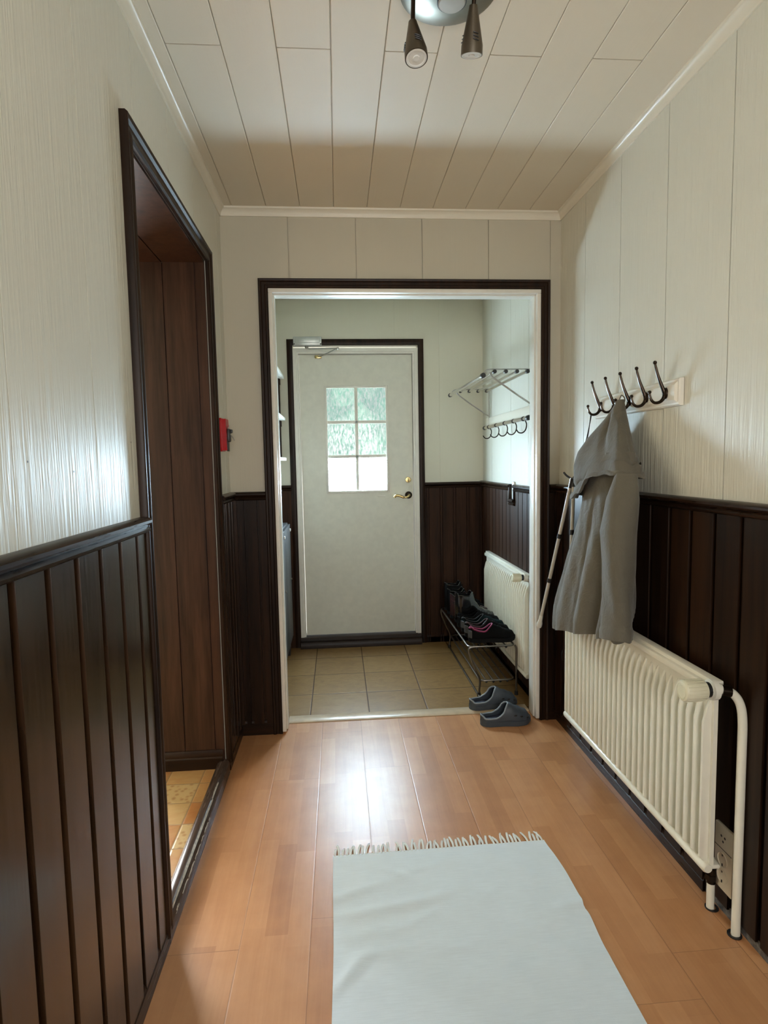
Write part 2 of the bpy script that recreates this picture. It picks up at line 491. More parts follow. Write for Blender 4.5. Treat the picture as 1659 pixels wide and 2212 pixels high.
b = bm_new()
GF = [-.215, .115, .445, .781, 1.098]
mpF = lambda u, v, w: (u, YF + v, w)
thF = YP0 - YF
prism(b, grooved(XL, DX0 - .02, [], .005, .004, thF), mpF, 0, HC + .01)
prism(b, grooved(DX1 + .02, XR, [1.098], .004, .004, thF), mpF, 0, HC + .01)
prism(b, grooved(DX0 - .02, DX1 + .02, GF, .004, .007, thF), mpF, DZ + .02, HC + .01)
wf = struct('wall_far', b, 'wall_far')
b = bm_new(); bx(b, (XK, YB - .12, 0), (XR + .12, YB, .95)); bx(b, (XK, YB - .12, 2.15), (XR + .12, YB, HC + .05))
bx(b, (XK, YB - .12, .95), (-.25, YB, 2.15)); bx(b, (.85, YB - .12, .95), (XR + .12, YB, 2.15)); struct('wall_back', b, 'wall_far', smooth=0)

# porch walls
b = bm_new()
mpP = lambda u, v, w: (XP1 + v, u, w)
prism(b, grooved(YP0, YP1 + .1, [3.36, 3.704, 4.173], .004, .003, .12), mpP, 0, 2.64)
wpr = struct('wall_porch_right', b, 'wall')
b = bm_new()
mpD = lambda u, v, w: (u, YP1 + v, w)
ddx0, ddx1, ddz = -.312, .616, 2.266
prism(b, grooved(XP0, ddx0, [], .004, .003, .14), mpD, 0, 2.64)
prism(b, grooved(ddx1, XP1, [.774], .004, .003, .14), mpD, 0, 2.64)
prism(b, grooved(ddx0, ddx1, [-.216, .112, .441], .004, .003, .14), mpD, ddz, 2.64)
wpf = struct('wall_porch_far', b, 'wall_porch')
b = bm_new(); bx(b, (XP0 - .1, YP0, 0), (XP0, YP1 + .1, 2.64)); struct('wall_porch_left', b, 'wall', smooth=0)
b = bm_new(); bx(b, (XP0 - .1, YP0 - .02, 0), (XL - .001, YP0, 2.64)); bx(b, (XR + .001, YP0 - .02, 0), (XR + .12, YP0 + .02, 2.64)); struct('wall_porch_near', b, 'wall', smooth=0)

# kitchen walls (seen only as the light that comes through the opening)
b = bm_new(); bx(b, (-3.7, .1, 0), (-3.6, YP1 + .14, 2.7)); struct('wall_kitchen_left', b, 'wall', smooth=0)
b = bm_new(); bx(b, (-3.7, .1, 0), (XK, .2, 2.7)); struct('wall_kitchen_near', b, 'wall', smooth=0)
b = bm_new()
KX0, KX1, KZ0, KZ1 = -3.0, -1.75, .85, 2.15
bx(b, (-3.6, YP1, 0), (KX0, YP1 + .14, 2.7)); bx(b, (KX1, YP1, 0), (XP0 - .1, YP1 + .14, 2.7))
bx(b, (KX0, YP1, 0), (KX1, YP1 + .14, KZ0)); bx(b, (KX0, YP1, KZ1), (KX1, YP1 + .14, 2.7))
struct('wall_kitchen_far', b, 'wall', smooth=0)
b = bm_new(); bx(b, (XK, YP0, 0), (XP0 - .1, YP1 + .14, 2.7)); struct('wall_kitchen_right', b, 'wall', smooth=0)

def window(name, x0, x1, z0, z1, y, d):
    w = struct_root(name, ((x0 + x1) / 2, y, z0))
    b = bm_new(); f = .05
    bx(b, (x0, y, z0), (x0 + f, y + d, z1)); bx(b, (x1 - f, y, z0), (x1, y + d, z1))
    bx(b, (x0 + f, y, z0), (x1 - f, y + d, z0 + f)); bx(b, (x0 + f, y, z1 - f), (x1 - f, y + d, z1))
    obj('window_frame', b, 'white', w, smooth=0)
    b = bm_new(); bx(b, (x0 + f, y + d * .4, z0 + f), (x1 - f, y + d * .5, z1 - f)); obj('window_pane', b, 'clear', w, smooth=0)
window('window_1', KX0, KX1, KZ0, KZ1, YP1 + .04, .06)
window('added_fill_window', -.25, .85, .95, 2.15, YB - .1, .06)  # unseen window added behind the camera to carry the fill light

TRIM = [20]
def next_trim():
    TRIM[0] += 1; return 'trim_%d' % TRIM[0]
# ------------------------------------------------------------------ wainscot (dark boards with wide grooves)
def wainscot(parent, mp, u0, u1, gs, mat, z1=DADO + .01, t=.014, gw=.014, z0=0.0):
    b = bm_new()
    prism(b, grooved(u0, u1, gs, gw, .0115, t), lambda u, v, w: mp(u, v - t, w), z0, z1)
    return struct(next_trim(), b, mat)

RAIL = [(0, 0), (.020, 0), (.026, .004), (.028, .010), (.024, .015), (.021, .018), (.028, .021), (.033, .027), (.033, .034), (.028, .039), (.018, .042), (0, .042)]
def chair_rail(parent, mp, u0, u1, z=1.221, mat='wood_y'):
    b = bm_new(); prism(b, RAIL, lambda p, h, w: mp(w, -p, z + h), u0, u1); return struct(next_trim(), b, mat)

def skirting(name, mp, u0, u1, h, t=.016, mat='wood_y'):
    b = bm_new(); prism(b, [(0, 0), (t, 0), (t, h - .018), (t - .004, h - .014), (t - .005, h - .006), (t - .010, h), (0, h)], lambda p, q, w: mp(w, -p, q), u0, u1)
    return struct(name, b, mat)

GDL = [.97 + .1185 * k for k in range(-30, 7)]
wainscot(wl, mpL, YB, 1.637, GDL, 'dado_left', gw=.024); chair_rail(wl, mpL, YB, 1.637)
wainscot(wl, mpL, 2.676, YF, [2.74, 2.78, 2.86, 2.93], 'dado_left'); chair_rail(wl, mpL, 2.676, YF)
GDR = [1.575 + .121 * k for k in range(-34, 12)]
wainscot(wr, mpR, YB, YF, GDR, 'dado_right', z0=.03, gw=.020); chair_rail(wr, mpR, YB, YF, 1.226)
wainscot(wf, mpF, XL, -.365, [-.505, -.47, -.405], 'dado_far'); chair_rail(wf, mpF, XL, -.365, 1.221, 'wood_x')
wainscot(wf, mpF, 1.096, XR, [1.125], 'dado_far'); chair_rail(wf, mpF, 1.096, XR, 1.226, 'wood_x')
GDP = []
for k in range(-8, 5): GDP += [.768 + .103 * k, .786 + .103 * k]
wainscot(wpf, mpD, XP0, -.352, GDP, 'dado_hall', 1.21, gw=.009); chair_rail(wpf, mpD, XP0, -.352, 1.198, 'wood_x')
wainscot(wpf, mpD, .655, XP1, GDP, 'dado_hall', 1.21, gw=.009); chair_rail(wpf, mpD, .655, XP1, 1.198, 'wood_x')
GPS = [3.25 + .0855 * k for k in range(0, 14)]
wainscot(wpr, mpP, YP0, 3.585, GPS, 'dado_hall', 1.21, gw=.010); wainscot(wpr, mpP, 3.585, 3.665, [], 'dado_hall', 1.135); wainscot(wpr, mpP, 3.665, YP1, GPS, 'dado_hall', 1.21, gw=.010)
chair_rail(wpr, mpP, YP0, 3.58, 1.203); chair_rail(wpr, mpP, 3.67, YP1, 1.203); chair_rail(wpr, mpP, 3.572, 3.678, 1.112)
b = bm_new()
for yy in (3.572, 3.666): bx(b, (XP1 - .026, yy, 1.14), (XP1, yy + .012, 1.245), .003)
struct(next_trim(), b, 'wood_z')
b = bm_new(); bx(b, (XP1 - .014, 3.602, 1.15), (XP1 - .001, 3.640, 1.262), .003); struct(next_trim(), b, 'white')

skirting('baseboard_left', mpL, YB, 1.66, .066); skirting('baseboard_corner', mpL, 2.64, YF, .066)
skirting('baseboard_right', mpR, 1.70, YF, .052)
b = bm_new(); bx(b, (XR - .006, YB, 0), (XR, 1.70, .035)); struct('baseboard_gap', b, 'dust', smooth=0)
skirting('baseboard_far_left', mpF, XL, -.352, .074, .016, 'wood_x'); skirting('baseboard_far_right', mpF, 1.085, XR, .060, .016, 'wood_x')
skirting('baseboard_porch_far', mpD, .655, XP1, .06, .014, 'wood_x'); skirting('baseboard_porch_right', mpP, YP0, YP1, .06, .014)

# crown moulding
CR = [(0, -.040), (.006, -.040), (.009, -.034), (.009, -.028), (.016, -.016), (.022, -.010), (.026, -.009), (.028, -.003), (.028, .004), (0, .004)]
def crown(name, mp, u0, u1, z=HC, mat='crown'):
    b = bm_new(); prism(b, CR, lambda p, h, w: mp(w, -p, z + h), u0, u1); return struct(name, b, mat)
crown('trim_1', mpL, YB, YF); crown('trim_2', mpR, YB, YF); crown('trim_3', mpF, XL, XR)
crown('trim_4', mpD, XP0, XP1, 2.632); crown('trim_5', mpP, YP0, YP1, 2.632)

# ------------------------------------------------------------------ doorway to the porch
def frame3(bm, prof, mp, x0, x1, z0, z1):
    """casing around three sides of an opening x0..x1, up to z1. prof: (out, proud) pairs, out = away from the opening"""
    for a, bb, m in ((z0, z1, lambda p, q, w: mp(x0 - p, -q, w)), (z0, z1, lambda p, q, w: mp(x1 + p, -q, w))):
        A = [bm.verts.new(m(p, q, a)) for p, q in prof]; B = [bm.verts.new(m(p, q, bb + p)) for p, q in prof]
        n = len(prof)
        for i in range(n): bm.faces.new((A[i], A[(i + 1) % n], B[(i + 1) % n], B[i]))
        bm.faces.new(A); bm.faces.new(B)
    A = [bm.verts.new(mp(x0 - p, -q, z1 + p)) for p, q in prof]; B = [bm.verts.new(mp(x1 + p, -q, z1 + p)) for p, q in prof]
    n = len(prof)
    for i in range(n): bm.faces.new((A[i], A[(i + 1) % n], B[(i + 1) % n], B[i]))
    bm.faces.new(A); bm.faces.new(B)

CAS = [(0, 0), (0, .014), (.004, .018), (.012, .018), (.016, .014), (.030, .014), (.034, .020), (.042, .022), (.046, .018), (.046, 0)]
b = bm_new(); frame3(b, CAS, mpF, -.320, 1.050, 0, 2.257); tr6 = struct('trim_6', b, 'wood_z')
b = bm_new()
bx(b, (DX0 - .02, YF - .012, .008), (DX0, YP0 + .004, DZ), .003); bx(b, (DX1, YF - .012, .008), (DX1 + .02, YP0 + .004, DZ), .003)
bx(b, (DX0 - .02, YF - .012, DZ), (DX1 + .02, YP0 + .004, DZ + .02), .003)
for xa, xb in ((DX0 - .0005, DX0 + .006), (DX1 - .006, DX1 + .0005)): bx(b, (xa, YF + .018, .008), (xb, YF + .075, DZ), .002)
bx(b, (DX0, YF + .018, DZ - .006), (DX1, YF + .075, DZ + .001), .002)
struct('trim_7', b, 'white')
b = bm_new(); prism(b, [(YP0 - .004, 0), (YP0 - .004, .004), (YP0 + .006, .009), (YP0 + .074, .009), (YP0 + .082, .004), (YP0 + .082, 0)], lambda u, v, w: (w, u, v), DX0 + .001, DX1 - .001)
struct('trim_8', b, 'cork')

# ------------------------------------------------------------------ opening in the left wall
b = bm_new()
mpO = lambda u, v, w: (XL - v, u, w)
frame3(b, [(0, 0), (0, .012), (.006, .017), (.018, .017), (.024, .013), (.036, .013), (.042, .020), (.052, .022), (.056, .016), (.056, 0)], mpO, OY0, OY1 - .008, .03, OZ - .005)
tr9 = struct('trim_9', b, 'wood_z')
b = bm_new(); t = .012
prism(b, grooved(XK - .01, XL - .004, [-.854, -.718, -.584], .005, .006, t), lambda u, v, w: (u, OY1 - t + v, w), .03, OZ - t)
prism(b, grooved(XK - .01, XL - .004, [-.854, -.718, -.584], .005, .006, t), lambda u, v, w: (u, OY0 + t - v, w), .03, OZ - t)
prism(b, grooved(XK - .01, XL - .004, [-.72], .005, .006, t), lambda u, v, w: (u, w, OZ - t + v), OY0, OY1)
struct('trim_10', b, 'jamb_wood')
b = bm_new(); prism(b, [(0, 0), (.016, 0), (.016, .05), (.011, .056), (.012, .07), (.006, .085), (0, .085)], lambda p, q, w: (w, OY1 - t - p, .03 + q), XK, XL - .012)
struct('trim_11', b, 'wood_x')
b = bm_new(); prism(b, [(-.040, 0), (.016, 0), (.016, .044), (.010, .058), (-.002, .066), (-.022, .066), (-.034, .058), (-.040, .044)], lambda p, q, w: (XL + p, w, q), OY0 - .04, OY1 - .01)
thr = struct('trim_12', b, 'worn_wood')
# bare worn streaks along the threshold where the stain is rubbed off
b = bm_new()
for y0, y1, dx, wd in ((1.72, 2.30, .006, .007), (1.80, 2.05, .0145, .003), (2.06, 2.20, .0145, .0025), (1.72, 1.76, .0145, .003), (2.3, 2.42, .004, .003)):
    P = []
    n = 14
    for i in range(n + 1):
        y = y0 + (y1 - y0) * i / n; ww = wd * math.sin(PI * (i + .3) / (n + .6)) * random.uniform(.6, 1.1)
        z = .0665 - max(0, dx - .002) * .72
        if dx > .014: z = .047 + random.uniform(-.004, .004)
        P.append([(XL + dx - ww * (1 if dx < .014 else 0), y, z + (.004 if dx < .014 else ww * 1.5)), (XL + dx + .002, y, z - .0015)])
    grid(b, P)
M['bare'] = simple('bare_rubbed_wood', (.48, .44, .36), .35, vary=.25, vscale=60)
objs('worn_streak', b, 'bare', thr)

# ------------------------------------------------------------------ entrance door
door = struct_root('door_1', (.151, YP1, 0))
b = bm_new(); frame3(b, [(0, 0), (0, .016), (.006, .020), (.034, .020), (.042, .016), (.042, 0)], mpD, -.310, .614, 0, 2.264); obj('casing', b, 'wood_z', door)
b = bm_new(); frame3(b, [(0, 0), (0, .004), (.012, .004), (.014, .010), (.040, .010), (.040, 0)], mpD, -.272, .574, .07, 2.203)
frame3(b, [(0, 0), (0, -.10), (.04, -.10), (.04, 0)], mpD, -.272, .574, .07, 2.203); obj('frame', b, 'white', door)
b = bm_new()
LX0, LX1, LZ0, LZ1, LY0, LY1 = -.268, .570, .085, 2.198, YP1 + .022, YP1 + .066
gx0, gx1, gz0, gz1 = -.076, .376, 1.183, 1.962
for lo, hi in (((LX0, LZ0), (gx0, LZ1)), ((gx1, LZ0), (LX1, LZ1)), ((gx0, LZ0), (gx1, gz0)), ((gx0, gz1), (gx1, LZ1))):
    bx(b, (lo[0], LY0, lo[1]), (hi[0], LY1, hi[1]))
leaf = obj('leaf', b, 'door', door, smooth=0)
b = bm_new()
for lo, hi in (((gx0 - .012, gz0 - .012), (gx0 + .006, gz1 + .012)), ((gx1 - .006, gz0 - .012), (gx1 + .012, gz1 + .012)), ((gx0, gz0 - .012), (gx1, gz0 + .006)), ((gx0, gz1 - .006), (gx1, gz1 + .012))):
    bx(b, (lo[0], LY0 - .007, lo[1]), (hi[0], LY0 + .01, hi[1]), .003)
objs('glazing_bead', b, 'white', leaf)
b = bm_new(); bx(b, (.136, LY0 + .002, gz0), (.160, LY0 + .020, gz1), .003)
for z in (1.446, 1.703): bx(b, (gx0, LY0 + .002, z - .012), (gx1, LY0 + .020, z + .012), .003)
objs('glazing_bar', b, 'white', leaf)
xs = [gx0, .1475, gx1]; zs = [gz0, 1.446, 1.703, gz1]
for i in range(2):
    for j in range(3):
        b = bm_new(); bx(b, (xs[i] + .004, LY0 + .024, zs[j] + .004), (xs[i + 1] - .004, LY0 + .029, zs[j + 1] - .004)); obj('window_pane', b, 'glass' if j else 'glass_bright', leaf, smooth=0)
b = bm_new(); lathe(b, [(0, 0), (.026, 0), (.028, .004), (.026, .010), (.016, .014), (.014, .03), (0, .03)], (.533, LY0, 1.146), (0, -1, 0))
hs = obj('handle_rose', b, 'bronze', leaf)
b = bm_new()
tube(b, bez([(.533, LY0 - .028, 1.146), (.533, LY0 - .05, 1.144), (.515, LY0 - .054, 1.134), (.49, LY0 - .052, 1.132), (.465, LY0 - .05, 1.142), (.44, LY0 - .048, 1.146), (.424, LY0 - .046, 1.140), (.421, LY0 - .046, 1.130)], 6), [.009] * 6 + [.008] * 12 + [.010] * 24 + [.008], 12); obj('lever_handle', b, 'brass', leaf)
b = bm_new(); lathe(b, [(0, 0), (.021, 0), (.022, .006), (.019, .010), (0, .011)], (.531, LY0, 1.262), (0, -1, 0)); bx(b, (.528, LY0 - .026, 1.246), (.534, LY0 - .008, 1.278), .003); obj('thumb_turn', b, 'brass', leaf)
b = bm_new(); bx(b, (.30, LY0 - .003, 1.137), (.355, LY0, 1.149), .001); obj('scuff_plate', b, 'white', leaf)
b = bm_new(); prism(b, [(YP1 - .060, 0), (YP1 - .060, .030), (YP1 - .050, .048), (YP1 - .03, .052), (YP1 - .02, .075), (YP1 + .10, .080), (YP1 + .10, 0)], lambda u, v, w: (w, u, v), -.312, .612)
obj('threshold', b, 'wood_x', door)
# door closer on the head of the frame
cl = obj('door_closer', (lambda b: (bx(b, (-.300, YP1 - .062, 2.252), (-.095, YP1 - .014, 2.316), .006), bx(b, (-.285, YP1 - .068, 2.270), (-.110, YP1 - .058, 2.312), .005), b)[-1])(bm_new()), 'silver', door)
b = bm_new(); lathe(b, [(0, 0), (.012, 0), (.014, .008), (.009, .02), (0, .022)], (-.205, YP1 - .04, 2.253), (0, 0, -1)); tube(b, [(-.205, YP1 - .04, 2.236), (-.185, YP1 - .07, 2.226), (.02, YP1 - .12, 2.220)], .0045, 8)
tube(b, [(.02, YP1 - .12, 2.220), (-.06, YP1 - .05, 2.196), (-.125, YP1 + .012, 2.183)], .0045, 8); ball(b, (.02, YP1 - .12, 2.218), .011)
obj('closer_arm', b, 'dull_chrome', cl)
b = bm_new(); bx(b, (-.15, LY0 - .014, 2.172), (-.10, LY0, 2.194), .003); obj('arm_bracket', b, 'brass', cl)
b = bm_new()
for xx in (-.293, -.102): ball(b, (xx, YP1 - .062, 2.262), .005)
objs('screw', b, 'black', cl)

# ------------------------------------------------------------------ outside, seen through the patterned glass
b = bm_new(); bx(b, (-14, YP1 + .2, -.4), (14, 22, -.12)); struct('ground', b, 'gravel', smooth=0)
b = bm_new(); bx(b, (-9, 9.0, -.12), (9, 9.25, 1.27), .02); bx(b, (-9, 8.97, 1.27), (9, 9.28, 1.31), .01)
tag(obj('garden_wall', b, 'render'), 'low white garden wall behind the lowest panes of the entrance door', 'wall')
b = bm_new()
for k in range(900):
    c = (random.uniform(-8.5, 8.5), random.uniform(10.3, 11.6), random.uniform(-.1, 4.4)); r = random.uniform(.28, .5)
    t = bmesh.new(); bmesh.ops.create_icosphere(t, subdivisions=1, radius=r)
    for v in t.verts: v.co = v.co * random.uniform(.75, 1.25) + Vector(c)
    merge(b, t)
tag(obj('hedge', b, 'leaf', smooth=0), 'tall green hedge blurred behind the upper panes of the entrance door', 'hedge')

# ------------------------------------------------------------------ radiators
def radiator(name, label, xw, xf, y0, y1, z0, z1, n, group):
    """panel radiator on the right-hand wall (front face towards -x)"""
    r = thing(name, label, 'radiator', (xw, (y0 + y1) / 2, z0), group)
    p = (y1 - y0) / n; ys = []; 
    for k in range(n):
        for f, h in ((0, 0), (.24, 0), (.27, .12), (.31, .88), (.35, 1), (.55, 1), (.59, .88), (.63, .12), (.66, 0), (.9, 0)): ys.append((y0 + (k + f) * p, h))
    ys.append((y1, 0))
    zz = [(z0 + .022, 0), (z0 + .030, .5), (z0 + .040, 1), (z1 - .13, 1), (z1 - .085, .55), (z1 - .060, 0), (z1 - .02, 0)]
    b = bm_new()
    grid(b, [[(xf + .020 - .023 * h * e, y, z) for y, h in ys] for z, e in zz])
    # closed sides and back of the panel
    bx(b, (xf + .0195, y0, z0 + .02), (xf + .032, y1, z1 - .02))
    obj('panel', b, 'radiator', r, smooth=40)
    b = bm_new(); bx(b, (xf + .003, y0 - .002, z1 - .034), (xf + .030, y1 + .002, z1 - .012), .006); bx(b, (xf + .014, y0 - .004, z1 - .016), (xf + .044, y1 + .004, z1), .003)
    obj('top_cover', b, 'radiator', r)
    b = bm_new(); tube(b, [(xf + .014, y0 - .004, z0 + .014), (xf + .014, y0 + .004, z0 + .014), (xf + .014, y1 - .004, z0 + .014), (xf + .014, y1 + .006, z0 + .014)], [.012, .016, .016, .013], 14); obj('bottom_tube', b, 'radiator', r)
    b = bm_new()
    for yy in (y0 + .15, y1 - .15): bx(b, (xf + .03, yy, z0 + .08), (xw - .0145, yy + .03, z1 - .05), .002)
    objs('wall_bracket', b, 'radiator', r)
    return r
def thermostat(r, x0, x1, y, z, rr):
    b = bm_new(); L = x1 - x0
    lathe(b, [(0, 0), (rr * .62, 0), (rr * .70, .002), (rr * .74, 0), (rr * .90, .002), (rr, .008), (rr, L * .45), (rr * .92, L * .75), (rr * .86, L), (0, L)], (x0, y, z), (1, 0, 0), 28)
    for k in range(20):
        a = 2 * PI * k / 20; bx(b, (x0 + L * .1, y + rr * .985 * math.cos(a) - .001, z + rr * .985 * math.sin(a) - .001), (x0 + L * .9, y + rr * .985 * math.cos(a) + .001, z + rr * .985 * math.sin(a) + .001))
    v = obj('thermostat_head', b, 'plastic', r)
    b = bm_new(); lathe(b, [(0, 0), (rr * .66, 0), (rr * .66, .016), (rr * .95, .018), (rr * .95, .034), (rr * .5, .036), (rr * .5, .05), (0, .05)], (x1, y, z), (1, 0, 0), 20); obj('valve_body', b, 'white_plastic', v)
    b = bm_new(); lathe(b, [(rr * .68, 0), (rr * .70, .0), (rr * .70, .012), (rr * .68, .012)], (x1 + .002, y, z), (1, 0, 0), 16); obj('dial_ring', b, 'black', v)
    return v

rad = radiator('radiator', 'long cream ribbed panel radiator below the hanging coat', XR, 1.052, 1.57, 2.655, .165, .752, 27, 'panel radiators')
thermostat(rad, .955, 1.022, 1.545, .738, .031)
b = bm_new(); tube(b, bez([(1.055, 1.548, .735), (1.075, 1.542, .735), (1.100, 1.535, .728), (1.119, 1.529, .700), (1.127, 1.526, .65), (1.128, 1.526, .55)], 8) + [Vector((1.128, 1.526, .3)), Vector((1.128, 1.526, 0))], .0122, 16); obj('supply_pipe', b, 'radiator', rad)
b = bm_new(); tube(b, [(1.072, 1.542, .735), (1.096, 1.537, .732)], .016, 12); obj('pipe_union', b, 'bronze', rad)
b = bm_new(); tube(b, [(1.120, 1.632, 0), (1.120, 1.632, .10)], .0115, 14); obj('return_pipe', b, 'radiator', rad)
b = bm_new(); tube(b, [(1.120, 1.632, .085), (1.120, 1.632, .12), (1.119, 1.630, .135)], [.014, .014, .012], 12); tube(b, [(1.119, 1.632, .15), (1.09, 1.62, .165), (1.066, 1.60, .172)], .012, 12); lathe(b, [(.017, 0), (.017, .018), (0, .018)], (1.119, 1.632, .095), (0, 0, 1), 6); obj('return_valve', b, 'bronze', rad)
b = bm_new(); bx(b, (1.104, 1.606, .146), (1.136, 1.646, .160), .004); obj('valve_cap', b, 'white_plastic', rad)
b = bm_new()
for yy in (1.526, 1.632): lathe(b, [(.012, 0), (.020, 0), (.020, .003), (.012, .003)], (1.125, yy, .0), (0, 0, 1), 16)
objs('floor_collar', b, 'black', rad)

prad = radiator('radiator', 'short cream ribbed radiator in the porch behind the shoe rack', XP1, 1.046, 3.215, 4.17, .14, .742, 26, 'panel radiators')
thermostat(prad, .962, 1.012, 3.195, .737, .024)
b = bm_new(); tube(b, bez([(1.05, 3.195, .737), (1.075, 3.18, .730), (1.085, 3.16, .70), (1.085, 3.155, .6)], 6) + [Vector((1.085, 3.155, 0))], .010, 12); obj('supply_pipe', b, 'white', prad)

# wall socket low on the right wall
sk = thing('wall_socket', 'aged cream socket plate low on the dark boards behind the radiator pipe', 'socket', (XR - .012, 1.600, .085))
b = bm_new(); bx(b, (XR - .024, 1.555, .085), (XR - .012, 1.637, .287), .004); obj('cover_plate', b, 'outlet', sk)
for z in (.130, .182):
    b = bm_new(); lathe(b, [(.0215, 0), (.023, .003), (.020, .003), (.019, -.006), (0, -.006)], (XR - .024, 1.597, z), (-1, 0, 0), 24); so = obj('socket_well', b, 'outlet', sk)
    b = bm_new()
    for dy in (-.0095, .0095): lathe(b, [(0, .0), (.003, 0)], (XR - .0195, 1.597 + dy, z), (-1, 0, 0), 10)
    bx(b, (XR - .0262, 1.5955, z - .021), (XR - .0242, 1.5985, z - .012)); bx(b, (XR - .0262, 1.5955, z + .012), (XR - .0242, 1.5985, z + .021))
    objs('contact_hole', b, 'black', so)
b = bm_new()
for dy, dz in ((.008, .008), (-.008, .008), (0, -.007)): lathe(b, [(.0, .0005), (.004, .0005)], (XR - .024, 1.597 + dy, .246 + dz), (-1, 0, 0), 10)
bx(b, (XR - .0246, 1.558, .2135), (XR - .0238, 1.634, .2155)); objs('phone_slot', b, 'black', sk)

# ------------------------------------------------------------------ hook board on the right wall
hb = thing('hook_board', 'cream wooden board with five dark double hooks on the right wall', 'coat hooks', (XR, 2.215, 1.615))
b = bm_new()
oy0, oy1, oz0, oz1, xw = 1.895, 2.537, 1.571, 1.662, XR - .001
prf = [(0, 0), (0, .012), (.004, .016), (.010, .016), (.020, .022)]
ring = []
for ins, pr in prf: ring.append([b.verts.new(p) for p in ((xw - pr, oy0 + ins, oz0 + ins), (xw - pr, oy1 - ins, oz0 + ins), (xw - pr, oy1 - ins, oz1 - ins), (xw - pr, oy0 + ins, oz1 - ins))])
for A, B in zip(ring, ring[1:]):
    for k in range(4): b.faces.new((A[k], A[(k + 1) % 4], B[(k + 1) % 4], B[k]))
b.faces.new(ring[-1]); b.faces.new(ring[0][::-1])
obj('backboard', b, 'white', hb, smooth=0)
for k in range(5):
    y = 2.466 - .125 * k; xb = XR - .023
    b = bm_new()
    lathe(b, [(0, .010), (.008, .009), (.013, .005), (.0145, 0)], (xb, y, 1.618), (-1, 0, 0), 16)
    for v in b.verts: v.co.z = 1.618 + (v.co.z - 1.618) * 1.35
    hk = obj('double_hook', b, 'bronze', hb)
    b = bm_new()
    tube(b, bez([(xb - .004, y, 1.618), (xb - .010, y, 1.632), (xb - .020, y, 1.655), (xb - .030, y, 1.680), (xb - .037, y, 1.704), (xb - .040, y, 1.718)], 6), [.0075 - .0038 * i / 30 for i in range(31)], 10); ball(b, (xb - .041, y, 1.722), .0068)
    obj('upper_arm', b, 'bronze', hk)
    b = bm_new()
    tube(b, bez([(xb - .004, y, 1.612), (xb - .010, y, 1.598), (xb - .022, y, 1.588), (xb - .038, y, 1.586), (xb - .050, y, 1.594), (xb - .056, y, 1.608), (xb - .058, y, 1.618)], 6), [.0066 - .003 * i / 36 for i in range(37)], 10); ball(b, (xb - .058, y, 1.622), .0062)
    obj('lower_arm', b, 'bronze', hk)

# ------------------------------------------------------------------ raincoat hanging from the third hook
def interp(tab, z):
    """tab rows (z, ...) sorted from top to bottom"""
    if z >= tab[0][0]: return tab[0][1:]
    for a, c in zip(tab, tab[1:]):
        if a[0] >= z >= c[0]:
            t = (a[0] - z) / (a[0] - c[0]); t2 = t
            return [p + (q - p) * t2 for p, q in zip(a[1:], c[1:])]
    return tab[-1][1:]
def sst(a, c, x):
    t = max(0, min(1, (x - a) / (c - a))); return t * t * (3 - 2 * t)
def lerp_tab(tab, x):
    for (a, va), (c, vc) in zip(tab, tab[1:]):
        if a <= x <= c: return va + (vc - va) * sst(a, c, x)
    return tab[-1][1] if x > tab[-1][0] else tab[0][1]

coat = thing('raincoat', 'greige hooded raincoat hanging from the hook board above the radiator', 'coat', (1.04, 2.21, .66))
HOOD = [(1.622, 1.090, 2.206, .012, .014), (1.585, 1.085, 2.212, .025, .032), (1.553, 1.080, 2.222, .03, .068), (1.489, 1.070, 2.256, .042, .147),
        (1.426, 1.055, 2.260, .055, .209), (1.372, 1.040, 2.223, .072, .224), (1.310, 1.035, 2.201, .078, .224), (1.22, 1.035, 2.205, .078, .219)]
BODY = [(1.42, 1.05, 2.19, .04, .16), (1.275, 1.04, 2.186, .055, .200), (1.202, 1.04, 2.205, .060, .200), (1.111, 1.035, 2.216, .066, .214), (.965, 1.02, 2.227, .076, .243),
        (.852, 1.01, 2.244, .080, .276), (.756, 1.005, 2.263, .086, .298), (.60, 1.003, 2.268, .088, .298)]
NS = 180
def loft(bm, tab, ztop, zbot, rows, mod, thick=.004, flare=.0):
    P = []
    for i in range(rows + 1):
        t = i / rows; row = []
        for k in range(NS):
            th = 360 * k / NS; zb = zbot(th); zt = ztop; z = zt + (zb - zt) * t
            cx_, cy_, a, c = interp(tab, z)
            dr = mod(th, z, t)
            ca, sa = math.cos(math.radians(th)), math.sin(math.radians(th))
            nx, ny = ca / max(a, 1e-4), sa / max(c, 1e-4); nl = math.hypot(nx, ny)
            row.append((min(cx_ + a * ca + dr * nx / nl, lerp_tab([(.0, 1.040), (.78, 1.040), (.90, 1.10), (1.3, XR - .045), (2, XR - .03)], z)), cy_ + c * sa + dr * ny / nl, z))
        P.append(row)
    # folded-in hem
    last = P[-1]; P.append([(x + (interp(tab, z)[0] - x) * .12, y + (interp(tab, z)[1] - y) * .03, z + .002) for x, y, z in last])
    P.append([(x + (interp(tab, z)[0] - x) * .2, y + (interp(tab, z)[1] - y) * .05, z + .05) for x, y, z in last])
    V = [[bm.verts.new(p) for p in r] for r in P]
    for A, B in zip(V, V[1:]):
        for k in range(NS): bm.faces.new((A[k], A[(k + 1) % NS], B[(k + 1) % NS], B[k]))
def gau(x, c, s): 
    d = (x - c + 180) % 360 - 180
    return math.exp(-(d / s) ** 2)
